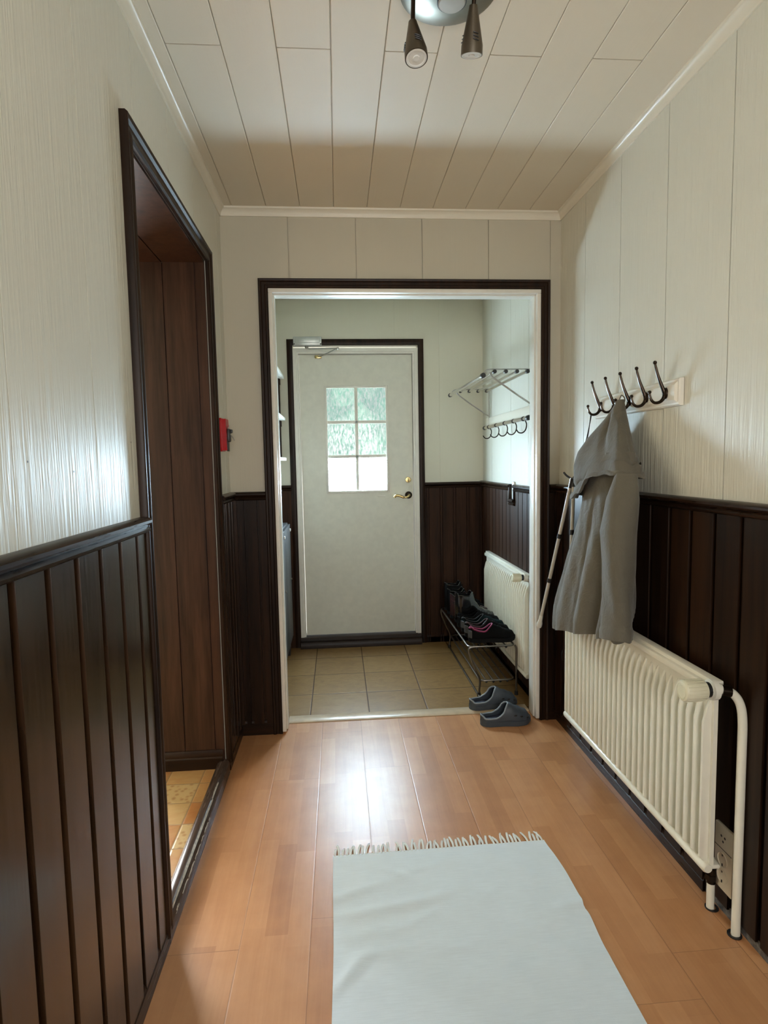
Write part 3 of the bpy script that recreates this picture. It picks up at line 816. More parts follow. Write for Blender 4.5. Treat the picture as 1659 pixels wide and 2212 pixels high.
def mod_body(th, z, t):
    A = .010 * sst(1.25, .8, z) + .002
    d = A * (.7 * math.cos(math.radians(7 * th + 30)) + .5 * math.cos(math.radians(12 * th + 200 + 12 * math.sin(z * 4))))
    d += .009 * (sst(148, 154, th) - sst(179.0, 181.5, th)) * sst(1.30, 1.22, z)          # placket edge
    d -= (.010 + .060 * sst(1.05, .74, z)) * gau(th, 216 - 10 * sst(1.1, .7, z), 8)         # deep fold beside the sleeve
    d += .012 * gau(th, 128, 14) * sst(1.2, .9, z)
    d += .002 * math.sin(z * 31 + th * .11) * math.sin(z * 13 + th * .3)
    return d
def mod_hood(th, z, t):
    A = .010 * sst(1.60, 1.42, z)
    d = A * (.8 * math.cos(math.radians(4 * th + 150 - 110 * (1.62 - z))) + .5 * math.cos(math.radians(7 * th + 60 + 160 * (1.6 - z))))
    d -= .016 * gau(th, 196 + 160 * (1.45 - z), 11) * sst(1.60, 1.50, z) * (1 - sst(.55, .80, t))
    d += .016 * sst(.90, .97, t) * (1 - .9 * gau(th, 0, 40))
    d -= .012 * sst(.82, .90, t) * (1 - sst(.90, .96, t))
    return d
def zb_hood(th):
    d = lerp_tab([(0, 1.30), (60, 1.255), (110, 1.235), (150, 1.238), (165, 1.262), (185, 1.318), (200, 1.335), (235, 1.340), (270, 1.325), (310, 1.33), (360, 1.30)], th)
    return d + .004 * math.sin(th * .21)
def zb_body(th):
    return lerp_tab([(0, .70), (60, .655), (110, .642), (145, .660), (180, .700), (215, .728), (240, .742), (280, .740), (360, .70)], th) + .003 * math.sin(th * .17)
b = bm_new(); loft(b, BODY, 1.42, zb_body, 46, mod_body); cb = obj('body', b, 'coat', coat, smooth=60)
b = bm_new(); loft(b, HOOD, 1.622, zb_hood, 40, mod_hood); ch = obj('hood', b, 'coat', coat, smooth=60)
SLV = [(1.345, 1.012, 2.00, .030, .045), (1.252, .992, 1.994, .046, .082), (1.135, .986, 2.010, .052, .092), (1.022, .985, 1.994, .050, .074), (.889, .985, 1.990, .046, .072), (.72, .985, 1.994, .046, .070)]
def mod_slv(th, z, t):
    return .005 * math.cos(math.radians(3 * th + 400 * z)) + .0035 * math.sin(z * 27 + math.radians(2 * th)) * sst(1.1, .9, z) * gau(th, 250, 90) + .004 * math.sin(z * 75) * gau(th, 260, 60) * sst(.95, .8, z) + .004 * sst(.93, .95, t)
b = bm_new(); loft(b, SLV, 1.345, lambda th: .752 - .012 * math.cos(math.radians(th - 90)), 40, mod_slv); obj('sleeve', b, 'coat', coat, smooth=60)
b = bm_new(); tube(b, bez([(1.088, 2.214, 1.612), (1.092, 2.216, 1.628), (1.100, 2.217, 1.640), (1.112, 2.217, 1.625), (1.105, 2.218, 1.600), (1.092, 2.214, 1.600)], 6), .0022, 8); obj('hanging_loop', b, 'coat', coat)

# two slim white poles on cords beside the coat
pl = thing('walking_pole', 'slim white pole with white rubber tip slanting left of the coat', 'pole', (1.012, 2.89, .54), 'white poles beside the coat')
A0, A1 = Vector((1.090, 2.685, 1.275)), Vector((1.016, 2.893, .555))
b = bm_new(); tube(b, [A0, A1], .0085, 12); obj('shaft', b, 'pole', pl)
for f in (.345, .665):
    c = A0.lerp(A1, f); d = (A1 - A0).normalized(); b = bm_new(); tube(b, [c - d * .011, c + d * .011], .0108, 12); obj('joint_ring', b, 'black', pl)
b = bm_new(); d = (A1 - A0).normalized(); lathe(b, [(0, -.05), (.0095, -.05), (.010, -.02), (.014, -.005), (.0145, .012), (.010, .020), (0, .022)], A1, d, 14); obj('tip', b, 'tip', pl)
b = bm_new(); tube(b, [A0 - d * .035, A0 + d * .012], [.010, .0095], 10); tube(b, bez([A0 - d * .03, A0 + Vector((-.012, .02, .045)), A0 + Vector((-.02, .035, .06))], 4), .005, 8); obj('grip', b, 'black', pl)
b = bm_new(); tube(b, bez([A0 - d * .03, Vector((1.10, 2.62, 1.36)), Vector((1.102, 2.54, 1.47)), Vector((1.088, 2.47, 1.585)), Vector((1.080, 2.466, 1.596))], 6), .0018, 6); obj('cord', b, 'black', pl)
p2 = thing('walking_pole', 'upright slim white pole half hidden behind the coat', 'pole', (1.095, 2.66, .56), 'white poles beside the coat')
B0, B1 = Vector((1.100, 2.675, 1.28)), Vector((1.085, 2.69, .56))
b = bm_new(); tube(b, [B0, B1], .0085, 12); obj('shaft', b, 'pole', p2)
b = bm_new(); c = B0.lerp(B1, .315); tube(b, [c + Vector((0, 0, .012)), c - Vector((0, 0, .012))], .0108, 12); obj('joint_ring', b, 'black', p2)
b = bm_new(); tube(b, [B0 + Vector((0, 0, .02)), B0 - Vector((0, 0, .012))], .0105, 10)
tube(b, bez([B0 + Vector((0, 0, .015)), B0 + Vector((.004, -.012, .045)), B0 + Vector((.0, -.028, .03)), B0 + Vector((-.004, -.03, -.02)), B0 + Vector((0, -.012, -.045))], 5), .0045, 8); obj('grip', b, 'black', p2)
b = bm_new(); tube(b, bez([B0 + Vector((0, 0, .015)), Vector((1.104, 2.60, 1.40)), Vector((1.100, 2.53, 1.50)), Vector((1.092, 2.47, 1.584))], 6), .0018, 6); obj('cord', b, 'black', p2)
b = bm_new(); tube(b, bez([B1, (1.074, 2.69, .535), (1.082, 2.676, .515), (1.066, 2.690, .49), (1.058, 2.70, .455), (1.064, 2.70, .425), (1.078, 2.69, .435), (1.080, 2.685, .47), (1.080, 2.68, .512)], 6), .0016, 6); obj('cord_loop', b, 'black', p2)

# ------------------------------------------------------------------ ceiling spotlight
lamp = thing('ceiling_spotlight', 'brushed steel ceiling lamp plate with two cone spots', 'lamp', (.320, 1.622, HC - .003))
lc = Vector((.320, 1.622, HC - .003))
b = bm_new(); lathe(b, [(0, 0), (.128, 0), (.131, .004), (.129, .009), (.115, .016), (.07, .025), (.04, .028), (0, .028)], lc, (0, 0, -1), 56); obj('base_plate', b, 'steel', lamp)
b = bm_new(); lathe(b, [(0, 0), (.036, 0), (.036, .012), (.033, .015), (0, .016)], lc + Vector((.008, .003, -.027)), (0, 0, -1), 32); dc = obj('centre_disc', b, 'disc', lamp)
b = bm_new(); lathe(b, [(.0345, .0), (.0385, .0), (.0385, .010), (.0345, .010)], lc + Vector((.008, .003, -.028)), (0, 0, -1), 32); obj('disc_ring', b, 'black', dc)
def spot(top, base_dir, L, stem):
    b = bm_new(); tube(b, stem, .0058, 12); ar = obj('spot_arm', b, 'bronze', lamp)
    top = Vector(top); d = Vector(base_dir).normalized()
    b = bm_new(); lathe(b, [(0, 0), (.011, 0), (.012, .006), (.0285, L * .80), (.0290, L), (.0265, L), (.0262, L - .004), (0, L - .004)], top, d, 32); sh = obj('spot_head', b, 'steel_dark', lamp)
    b = bm_new(); lathe(b, [(0, L + .0015), (.008, L + .0015), (.009, L - .001), (.020, L - .001), (.022, L + .001), (.0262, L + .0005), (.0262, L - .003)], top, d, 32); obj('spot_lens', b, 'lens', sh)
    b = bm_new(); u = d.cross(Vector((1, 0, 0))).normalized()
    for side in (-1, 1):
        for k in range(3):
            h = L * (.62 + .07 * k); r = .0125 + (.0285 - .012) * (h / (L * .8)) + .0004
            pts = []
            for j in range(6):
                a = (-.28 + .56 * j / 5) + (.15 if side < 0 else 1.9)
                w = d.cross(u).normalized(); e = Vector((0, -1, 0)); e = (e - d * e.dot(d)).normalized(); f = d.cross(e).normalized()
                pts.append(top + d * (h - .004 * j / 5) + (e * math.cos(a - .3) + f * math.sin(a - .3)) * min(r, .0288))
            tube(b, pts, .0013, 6)
    objs('vent_slot', b, 'black', sh)
spot((.217, 1.575, 2.508), (.05, -.24, -1), .104, [(.226, 1.60, 2.612), (.222, 1.595, 2.575), (.2175, 1.578, 2.50)])
spot((.384, 1.618, 2.586), (.015, .30, -1), .108, [(.384, 1.600, 2.616), (.384, 1.610, 2.60), (.384, 1.618, 2.575)])

# ------------------------------------------------------------------ red holder beside the opening
rd = thing('wall_holder', 'red plastic wall holder with a black clip beside the left doorway', 'holder', (XL, 2.76, 1.53))
b = bm_new(); prism(b, [(2.722, 1.612), (2.800, 1.612), (2.812, 1.600), (2.812, 1.48), (2.800, 1.462), (2.722, 1.462), (2.710, 1.48), (2.710, 1.600)], lambda u, v, w: (XL + w, u, v), .001, .020)
prism(b, [(2.726, 1.608), (2.792, 1.608), (2.798, 1.55), (2.790, 1.466), (2.730, 1.466), (2.720, 1.55)], lambda u, v, w: (XL + w, u, v), .018, .040); obj('case', b, 'red', rd)
b = bm_new(); bx(b, (XL + .036, 2.745, 1.505), (XL + .052, 2.785, 1.565), .005); bx(b, (XL + .05, 2.757, 1.545), (XL + .062, 2.772, 1.562), .003); bx(b, (XL + .038, 2.74, 1.462), (XL + .044, 2.78, 1.51), .002); obj('clip', b, 'black', rd)
b = bm_new(); tube(b, [(XL + .048, 2.765, 1.545), (XL + .066, 2.76, 1.522), (XL + .070, 2.758, 1.510)], .0022, 8); tube(b, [(XL + .04, 2.76, 1.56), (XL + .052, 2.758, 1.582)], .0018, 8); obj('pin', b, 'dull_chrome', rd)

# ------------------------------------------------------------------ rug
rug = thing('rug', 'pale grey woven cotton rug with white fringe on the wooden floor', 'rug', (.34, 1.3, 0))
NX, NY = 60, 120; Y0r, Y1r = .55, 1.988
def rug_z(x, y):
    z = .007
    for cx_, cy_, L, a, amp, w in ((.02, 1.80, .16, .35, .007, .018), (.10, 1.72, .20, .15, .007, .02), (.60, 1.84, .16, -.9, .004, .022), (.70, 1.68, .10, .2, .006, .02), (.0, 1.50, .08, .9, .009, .016), (.28, 1.76, .15, .3, .004, .02), (.05, 1.63, .12, .1, .004, .02), (.4, 1.45, .3, .1, .003, .05), (.30, 1.90, .12, .2, .0035, .014), (.22, 1.67, .09, .5, .004, .013), (.16, 1.88, .07, -.6, .004, .012), (.55, 1.60, .14, .25, .003, .016), (.12, 1.56, .16, .12, .004, .014), (.45, 1.75, .10, .6, .003, .014), (.62, 1.52, .1, -.3, .003, .014), (.3, 1.55, .1, .2, .003, .012)):
        dx, dy = x - cx_, y - cy_; u = dx * math.cos(a) + dy * math.sin(a); v = -dx * math.sin(a) + dy * math.cos(a)
        z += amp * math.exp(-(u / L) ** 2 - (v / w) ** 2)
    return z
def rug_x(s, y):
    l = -.049 + .002 * math.sin(y * 9); r = .727 + .010 * sst(1.97, 1.80, y) * (1 - sst(1.66, 1.5, y)) - .006 * math.exp(-((y - 1.66) / .02) ** 2) - .006 * sst(1.9, 1.99, y)
    return l + (r - l) * s
P = []
for j in range(NY + 1):
    y = Y0r + (Y1r - Y0r) * j / NY; row = []
    for i in range(NX + 1):
        s = i / NX; x = rug_x(s, y); yy = y + .008 * s * (j / NY)
        row.append((x, yy, rug_z(x, yy)))
    P.append(row)
b = bm_new(); V = grid(b, P)
ext = bmesh.ops.extrude_face_region(b, geom=b.faces[:])
for v in [g for g in ext['geom'] if isinstance(g, bmesh.types.BMVert)]: v.co.z -= .0055
obj('weave', b, 'rug', rug, smooth=60)
b = bm_new(); n = 56
for k in range(n):
    s = (k + .5) / n
    if random.random() < .14: continue
    x = rug_x(s, Y1r); y = Y1r + .008 * s - .004; dx = random.uniform(-.010, .010); L = random.uniform(.045, .068)
    sgn = -1 if k % 2 else 1
    for q in (-1, 1):
        tube(b, bez([(x + q * .0012, y, .006), (x + q * .002 + dx * .3, y + L * .4, .0055 + .003 * random.random()), (x + q * .0018 + dx + sgn * .004, y + L, .003)], 4), [.0022] * 8 + [.0012], 6)
fr = obj('fringe', b, 'fringe', rug); fr['kind'] = 'stuff'

# ------------------------------------------------------------------ footwear
def shoe_surface(bm, L, w, h, dopen, K=10, n=44, expo=lambda t: 2.6, z0=0.0):
    """shoe upper along +x from heel (0) to toe (L). w,h,dopen are functions of t"""
    lefts, rights, rim = [], [], []
    for i in range(n + 1):
        t = i / n; t = .5 - .5 * math.cos(PI * t)
        W, H, D, e = w(t), h(t), dopen(t), expo(t); a = []; c = []
        for k in range(K + 1):
            an = (PI / 2 - D) * k / K
            for arr, sg in ((a, -1), (c, 1)):
                ca, sa = math.cos(an), math.sin(an)
                arr.append((t * L, sg * W * abs(ca) ** (2 / e), z0 + H * abs(sa) ** (2 / e)))
        lefts.append(a); rights.append(c)
    grid(bm, lefts); grid(bm, [r[::-1] for r in rights])
    L_open = [i for i in range(n + 1) if dopen(.5 - .5 * math.cos(PI * i / n)) > .02]
    rim = [lefts[i][K] for i in L_open] + [rights[i][K] for i in L_open[::-1]]
    return rim
def tabf(tab): return lambda t: lerp_tab(tab, t)
W_SH = tabf([(0, .004), (.05, .024), (.15, .034), (.40, .035), (.70, .048), (.85, .045), (.95, .030), (1.0, .004)])
def outline(L, w, n=28, off=.004):
    up = [(L * (.5 - .5 * math.cos(PI * i / n)), w(.5 - .5 * math.cos(PI * i / n)) + off) for i in range(n + 1)]
    return up + [(x, -y) for x, y in up[::-1]]
def place(o_bm, loc, ang):
    m = Matrix.Translation(Vector(loc)) @ Matrix.Rotation(ang, 4, 'Z')
    for v in o_bm.verts: v.co = m @ v.co
    return o_bm
def solid(o, th=.003):
    md = o.modifiers.new('thickness', 'SOLIDIFY'); md.thickness = th; md.offset = -1

def sneaker(label, loc, ang, L=.285, upper='shoe', lining='pink', piping='pinkpipe', heel='sole_grey', cat='shoe', grp='shoes on the rack'):
    r = thing('sneaker', label, cat, loc, grp)
    b = bm_new(); prism(b, outline(L, W_SH), lambda u, v, w: (u, v, w + (.010 * sst(.86, 1.0, u / L) if w < .01 else .006 * sst(.8, 1, u / L))), 0, .024)
    obj('sole', place(b, loc, ang), 'sole', r)
    hh = tabf([(0, .062), (.08, .075), (.22, .064), (.36, .060), (.50, .082), (.62, .070), (.78, .050), (.92, .040), (1.0, .012)])
    do = tabf([(0, 0), (.03, .25), (.10, .85), (.30, .95), (.44, .45), (.52, 0), (1, 0)])
    b = bm_new(); rim = shoe_surface(b, L, W_SH, hh, do, z0=.020, expo=tabf([(0, 3.2), (.4, 3), (.6, 2.3), (1, 2.2)]))
    up = obj('upper', place(b, loc, ang), upper, r, merge_d=.0004); solid(up)
    b = bm_new(); tube(b, rim, .0042, 8, closed=True); co = obj('collar', place(b, loc, ang), lining, r)
    b = bm_new(); tube(b, [(x, y, z + .004) for x, y, z in rim], .0016, 6, closed=True); obj('piping', place(b, loc, ang), piping, co)
    b = bm_new(); P = [[(L * .10 + L * .38 * i / 8, (-1 + 2 * j / 6) * .024, .024 + .012 * (i / 8)) for j in range(7)] for i in range(9)]; grid(b, P); obj('insole', place(b, loc, ang), lining, r)
    b = bm_new()
    for k in range(5):
        t = .50 + .06 * k; z = .020 + hh(t) * .985; tube(b, bez([(t * L, -.018, z - .010), (t * L + .004, 0, z + .003), (t * L + .002, .018, z - .010)], 4), .0019, 6)
    objs('lace', place(b, loc, ang), 'lace', r)
    b = bm_new(); P = []
    for i in range(7):
        t = .0 + .055 * i / 6; t = max(t, .004); row = []
        for j in range(9):
            z = .026 + .045 * j / 8
            row.append((t * L - .003 * (1 - i / 6) - .001, 1, z))
        P.append(row)
    for sg in (-1, 1):
        grid(b, [[(x, sg * (W_SH(max(0, x / L)) * (1.02 if z < .06 else .95) + .0015), z) for x, _, z in row] for row in P])
    for hc in objs('heel_patch', place(b, loc, ang), heel, r): solid(hc, .002)
    return r

def boot(label, loc, ang, L=.275, H=.19, upper='leather', rimm='leather', shaft=.055, grp='shoes on the rack'):
    r = thing('ankle_boot', label, 'boot', loc, grp)
    b = bm_new(); prism(b, outline(L, W_SH), lambda u, v, w: (u, v, w), 0, .020); obj('sole', place(b, loc, ang), 'sole', r)
    hh = tabf([(0, H * .93), (.10, H), (.40, H * .97), (.50, H * .60), (.62, .080), (.80, .056), (.93, .044), (1.0, .012)])
    wb = tabf([(0, .006), (.06, .030), (.18, .040), (.34, .040), (.46, .034), (.70, .048), (.85, .045), (.95, .030), (1, .004)])
    do = tabf([(0, 0), (.025, .4), (.07, .98), (.33, 1.0), (.415, .35), (.43, 0), (1, 0)])
    b = bm_new(); rim = shoe_surface(b, L, wb, hh, do, z0=.018, n=60, expo=tabf([(0, 7), (.42, 7), (.55, 3), (.7, 2.4), (1, 2.2)]))
    up = obj('upper', place(b, loc, ang), upper, r, merge_d=.0004); solid(up)
    b = bm_new(); tube(b, rim, .0036, 8, closed=True); obj('collar', place(b, loc, ang), rimm, r)
    b = bm_new()
    for k in range(6):
        t = .44 + .035 * k; z = .018 + hh(t) * .97; tube(b, bez([(t * L + .006, -.016, z - .012), (t * L + .010, 0, z + .002), (t * L + .006, .016, z - .012)], 4), .002, 6)
    objs('lace', place(b, loc, ang), 'lace', r)
    b = bm_new(); bx(b, (.03, -.028, .030), (.11, .028, .034)); obj('insole', place(b, loc, ang), 'shoe', r)
    return r

RZ = .318
sneaker('black sneaker with magenta lining at the near end of the shoe rack', (.757, 3.395, RZ), .02)
sneaker('black sneaker with maroon lining standing behind the nearest rack sneaker', (.757, 3.502, RZ), .04, lining='maroon', piping='maroon')
sneaker('dark teal sneaker with a white heel third along the rack', (.757, 3.609, RZ), .03, upper='teal', lining='shoe2', piping='sole_grey')
sneaker('charcoal sneaker with grey toe fourth along the shoe rack', (.755, 3.716, RZ), .03, upper='shoe2', lining='shoe', piping='lace', heel='sole')
boot('shiny black ankle boot with wide open top in the middle of the rack', (.762, 3.828, RZ), .03, H=.20)
boot('maroon patterned ankle boot leaning at the rack edge behind the sneakers', (.750, 3.940, RZ), .03, H=.165, upper='maroon')
boot('black lace-up boot next to last at the far end of the rack', (.752, 4.052, RZ), .03, H=.175, upper='shoe')
boot('tall black boot last on the rack beside the dark corner', (.752, 4.165, RZ), .02, H=.20, upper='shoe2')

# shoe rack
rk = thing('shoe_rack', 'two-tier chromed tube shoe rack in the porch in front of the radiator', 'shoe rack', (.9, 3.80, 0))
ra, rb = 3.335, 4.262
for z, x0, x1, zf in ((.095, .812, 1.020, .0), (.303, .742, 1.020, .0)):
    b = bm_new(); rr = .03; pts = []
    for cx_, cy_, a0 in ((x1 - rr, rb - rr, 0), (x0 + rr, rb - rr, 90), (x0 + rr, ra + rr, 180), (x1 - rr, ra + rr, 270)):
        for k in range(6):
            a = math.radians(a0 + 90 * k / 5); pts.append((cx_ + rr * math.cos(a), cy_ + rr * math.sin(a), z))
    tube(b, pts, .0058, 10, closed=True); obj('shelf_frame', b, 'rack', rk)
    for k in range(4):
        x = x0 + .012 + (x1 - x0 - .04) * (k + .6) / 4; b = bm_new(); tube(b, [(x, ra + .004, z - .002), (x, rb - .004, z - .002)], .0048, 10)
        rod = obj('shelf_rod', b, 'rack', rk)
        b = bm_new()
        for yy in (ra, rb): ball(b, (x, yy, z - .007), .0078)
        objs('rod_cap', b, 'black', rod)
for yy, sg in ((ra, 1), (rb, -1)):
    b = bm_new(); tube(b, bez([(.775, yy, .303), (.748, yy, .296), (.745, yy, .262), (.775, yy, .18), (.808, yy, .105), (.806, yy, .04), (.804, yy, .014)], 6), .0062, 10)
    obj('end_leg', b, 'rack', rk)
    b = bm_new(); tube(b, bez([(1.022, yy, .303), (1.030, yy, .28), (1.030, yy, .2), (1.030, yy, .095), (1.030, yy, .014)], 6), .0062, 10); obj('end_leg', b, 'rack', rk)
    for xx in (.804, 1.030):
        b = bm_new(); lathe(b, [(0, 0), (.011, 0), (.012, .006), (.010, .024), (0, .024)], (xx, yy, 0), (0, 0, 1), 14); obj('rubber_foot', b, 'black', rk)
# thin rail along the floor of the rack front
b = bm_new(); tube(b, [(.800, ra - .03, .010), (.800, rb, .010)], .006, 10); obj('floor_rail', b, 'rack', rk)

# clogs
W_CL = tabf([(0, .006), (.03, .022), (.08, .034), (.17, .040), (.40, .042), (.68, .054), (.86, .050), (.96, .032), (1.0, .008)])
def clog(label, loc, ang, L=.275):
    r = thing('clog', label, 'clog', loc, 'foam clogs by the threshold')
    b = bm_new(); prism(b, outline(L, W_CL, off=.003), lambda u, v, w: (u, v, w + (.012 * sst(.8, 1.0, u / L) if w < .01 else 0)), 0, .026); so = obj('sole', place(b, loc, ang), 'clog', r)
    hh = tabf([(0, .040), (.1, .040), (.25, .044), (.36, .058), (.48, .092), (.56, .094), (.72, .072), (.88, .054), (1, .018)])
    do = tabf([(0, 0), (.02, .5), (.07, 1.15), (.30, 1.2), (.42, .95), (.52, .30), (.545, 0), (1, 0)])
    b = bm_new(); rim = shoe_surface(b, L, W_CL, hh, do, z0=.016, expo=tabf([(0, 4), (.3, 4), (.5, 2.8), (.7, 2.4), (1, 2.3)]))
    up = obj('upper', place(b, loc, ang), 'clog', r, merge_d=.0004); solid(up, .005)
    b = bm_new(); tube(b, rim, .0042, 8, closed=True); obj('rim', place(b, loc, ang), 'clog_rim', r)
    b = bm_new(); n = 20; P = []
    for i in range(n + 1):
        t = .03 + .6 * i / n; P.append([(t * L, (-1 + 2 * j / 6) * W_CL(t) * .9, .028 + .008 * math.exp(-((t - .05) / .05) ** 2)) for j in range(7)])
    grid(b, P); obj('insole', place(b, loc, ang), 'clog_in', r)
    for t, zz in ((.64, .34), (.76, .34), (.88, .36)):
        for sg in (-1, 1):
            H, W, e = hh(t), W_CL(t), lerp_tab([(0, 4), (.3, 4), (.5, 2.8), (.7, 2.4), (1, 2.3)], t)
            an = .42; b = bm_new(); ball(b, (t * L, sg * W * math.cos(an) ** (2 / e), .016 + H * math.sin(an) ** (2 / e)), .0075, (1.15, .35, .65), 12); obj('vent_hole', place(b, loc, ang), 'black', up)
    return r
clog('slate blue foam clog nearest the camera beside the right door frame', (.722, 2.965, 0.001), .06)
clog('slate blue foam clog on the tiles just behind the other clog', (.705, 3.150, .009), .16, .285)

# ------------------------------------------------------------------ hat shelf in the porch
hsf = thing('hat_shelf', 'chromed tube hat shelf with hook rail on the porch right wall', 'hat shelf', (XP1, 3.72, 1.63))
hy0, hy1 = 3.285, 4.215
tb = [(.822, 1.872, .0115), (.890, 1.894, .008), (.954, 1.894, .008), (1.018, 1.894, .008), (1.080, 1.894, .008)]
for x, z, rr in tb:
    b = bm_new(); ex = .035 if rr > .01 else 0; tube(b, [(x, hy0 - ex * .2, z), (x, hy1 + ex, z)], rr, 14); tt = obj('shelf_tube', b, 'chrome', hsf)
    b = bm_new()
    for y0_, y1_ in ((hy0 - ex * .2 - .004, hy0 - ex * .2 + .018), (hy1 + ex - .018, hy1 + ex + .004)): tube(b, [(x, y0_, z), (x, y1_, z)], rr + .003, 12)
    objs('end_cap', b, 'black', tt)
for yy in (hy0 + .008, hy1 - .008):
    b = bm_new(); tube(b, bez([(.826, yy, 1.884), (.845, yy, 1.902), (.880, yy, 1.908), (1.0, yy, 1.908), (1.100, yy, 1.908)], 6), .0042, 8); obj('side_rod', b, 'dull_chrome', hsf)
    b = bm_new(); tube(b, bez([(.862, yy, 1.892), (.872, yy, 1.872), (.905, yy, 1.846), (1.0, yy, 1.780), (1.096, yy, 1.716)], 6), .005, 8); obj('brace', b, 'dull_chrome', hsf)
    b = bm_new(); tube(b, [(1.098, yy, 1.908), (1.098, yy, 1.62)], .005, 8); obj('upright', b, 'dull_chrome', hsf)
b = bm_new(); tube(b, [(1.068, hy0 - .05, 1.632), (1.068, hy1 + .01, 1.632)], .0115, 14); hr = obj('hook_rail', b, 'chrome', hsf)
for yy in (hy0 - .05, hy1 - .006):
    b = bm_new(); tube(b, [(1.068, yy - .004, 1.632), (1.068, yy + .020, 1.632)], .0145, 12); obj('rail_cap', b, 'black', hr)
for yy in (hy0 + .008, hy1 - .008):
    b = bm_new(); tube(b, [(1.098, yy, 1.632), (1.068, yy, 1.632)], .006, 8); obj('rail_arm', b, 'dull_chrome', hr)
for yy in (4.10, 3.905, 3.705, 3.515, 3.325):
    b = bm_new(); tube(b, [(1.068, yy - .008, 1.632), (1.068, yy + .008, 1.632)], .0138, 12)
    tube(b, bez([(1.078, yy, 1.624), (1.086, yy, 1.600), (1.080, yy, 1.570), (1.062, yy, 1.553), (1.040, yy, 1.555), (1.026, yy, 1.572)], 6), .0036, 8); obj('coat_hook', b, 'bronze', hr)
b = bm_new(); bx(b, (XP1 - .012, 3.14, 1.64), (XP1 - .0005, 4.30, 1.705), .003); struct('trim_13', b, 'crown')

# ------------------------------------------------------------------ left side of the porch: wall shelf and cabinet
ws = thing('wall_shelf', 'dark open wall shelf with white boards left of the entrance door', 'shelf', (XP0, 4.0, 1.44))
for z, d in ((1.445, .022), (1.735, .020), (2.035, .020)):
    b = bm_new(); bx(b, (XP0 + .001, 3.40, z - d), (-.375, 4.385, z), .002); obj('shelf_board', b, 'white', ws)
for yy in (3.42, 4.35):
    b = bm_new(); bx(b, (-.435, yy, 1.445), (-.405, yy + .024, 2.02), .002); bx(b, (XP0 + .001, yy, 1.445), (XP0 + .04, yy + .024, 2.02), .002)
    for z in (1.70, 2.0): bx(b, (XP0 + .03, yy + .003, z - .03), (-.40, yy + .020, z + .012))
    obj('side_ladder', b, 'wood_z', ws)
cab = thing('metal_cabinet', 'slim dark grey metal cabinet below the wall shelf in the porch', 'cabinet', (-.55, 3.85, 0))
b = bm_new(); bx(b, (XP0 + .003, 3.40, .13), (-.375, 4.29, .975), .004); obj('body', b, 'greymetal', cab)
for y0_, y1_ in ((3.405, 3.842), (3.848, 4.285)):
    b = bm_new(); bx(b, (-.377, y0_, .14), (-.357, y1_, .965), .003); dr = obj('cabinet_door', b, 'greymetal', cab)
    b = bm_new(); bx(b, (-.358, y1_ - .06, .915), (-.350, y1_ - .03, .935), .002); obj('name_tag', b, 'white', dr)
    b = bm_new(); lathe(b, [(0, 0), (.009, 0), (.009, .006), (0, .007)], (-.357, y1_ - .045, .57), (1, 0, 0), 12); obj('lock', b, 'steel', dr)
for yy in (3.43, 4.25):
    for xx in (XP0 + .03, -.39): 
        b = bm_new(); prism(b, [(-.018, .135), (.018, .135), (.010, 0), (-.010, 0)], lambda u, v, w: (xx + u, w, v), yy - .015, yy + .015); obj('leg', b, 'black', cab)

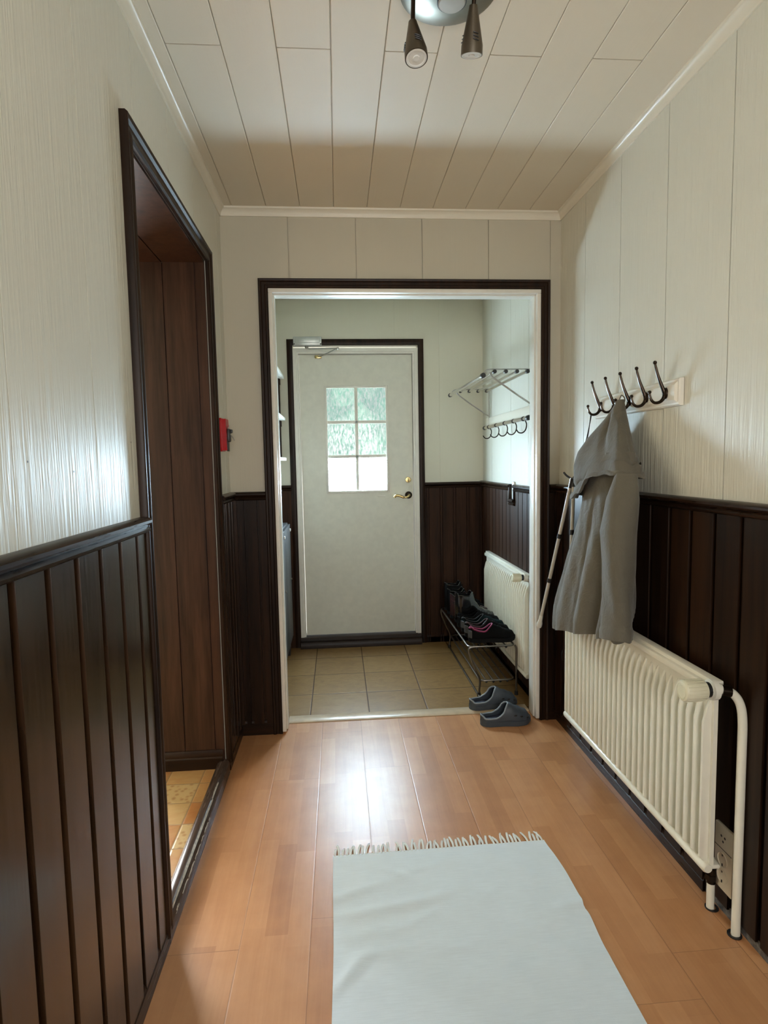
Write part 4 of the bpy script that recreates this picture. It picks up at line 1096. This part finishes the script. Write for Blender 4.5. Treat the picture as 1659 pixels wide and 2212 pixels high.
# ------------------------------------------------------------------ light
def area(name, loc, rot, sx, sy, power, col, spread=180):
    l = bpy.data.lights.new(name, 'AREA'); l.shape = 'RECTANGLE'; l.size = sx; l.size_y = sy; l.energy = power; l.color = col; l.spread = math.radians(spread)
    o = bpy.data.objects.new(name, l); COL.objects.link(o); o.location = loc; o.rotation_euler = rot; return o
area('daylight_kitchen_window', ((KX0 + KX1) / 2, YP1 + .13, (KZ0 + KZ1) / 2), (-PI / 2, 0, 0), 1.15, 1.2, 240, (.92, .97, 1.0))
area('fill_light_back', (.30, YB - .11, 1.55), (PI / 2, 0, 0), 1.0, 1.1, 22, (1.0, .97, .92))  # added fill light that brightens the rug and near floor

w = bpy.data.worlds.new('sky'); SC.world = w; w.use_nodes = True
nt = w.node_tree; bg = nt.nodes['Background']
sky = nt.nodes.new('ShaderNodeTexSky'); sky.sky_type = 'HOSEK_WILKIE'; sky.turbidity = 8; sky.sun_direction = (.3, .5, .8)
mx = nt.nodes.new('ShaderNodeMix'); mx.data_type = 'RGBA'; mx.inputs[0].default_value = .75; mx.inputs[7].default_value = (1, 1, 1, 1)
nt.links.new(sky.outputs[0], mx.inputs[6]); nt.links.new(mx.outputs[2], bg.inputs['Color']); bg.inputs['Strength'].default_value = 3.2

# ------------------------------------------------------------------ camera
cam = bpy.data.cameras.new('camera'); co = bpy.data.objects.new('camera', cam); COL.objects.link(co)
yaw, pitch, roll, fpx = .0769, .0849, -.0184, 1268.0
f = Vector((math.sin(yaw) * math.cos(pitch), math.cos(yaw) * math.cos(pitch), -math.sin(pitch)))
r = Vector((math.cos(yaw), -math.sin(yaw), 0)); u = r.cross(f)
r2 = r * math.cos(roll) + u * math.sin(roll); u2 = -r * math.sin(roll) + u * math.cos(roll)
mw = Matrix((r2, u2, -f)).transposed().to_4x4(); mw.translation = Vector((0, 0, 1.40))
co.matrix_world = mw
cam.sensor_fit = 'HORIZONTAL'; cam.sensor_width = 36; cam.lens = fpx / 1659 * 36; cam.clip_start = .02
SC.camera = co

vs = SC.view_settings
vs.view_transform = 'Standard'; vs.look = 'None'; vs.gamma = 1; vs.use_curve_mapping = False; vs.exposure = 0.6
SC.cycles.sample_clamp_indirect = 6.0
SC.cycles.use_denoising = True
SC.cycles.max_bounces = 8; SC.cycles.diffuse_bounces = 4; SC.cycles.glossy_bounces = 3; SC.cycles.transmission_bounces = 2; SC.cycles.transparent_max_bounces = 6
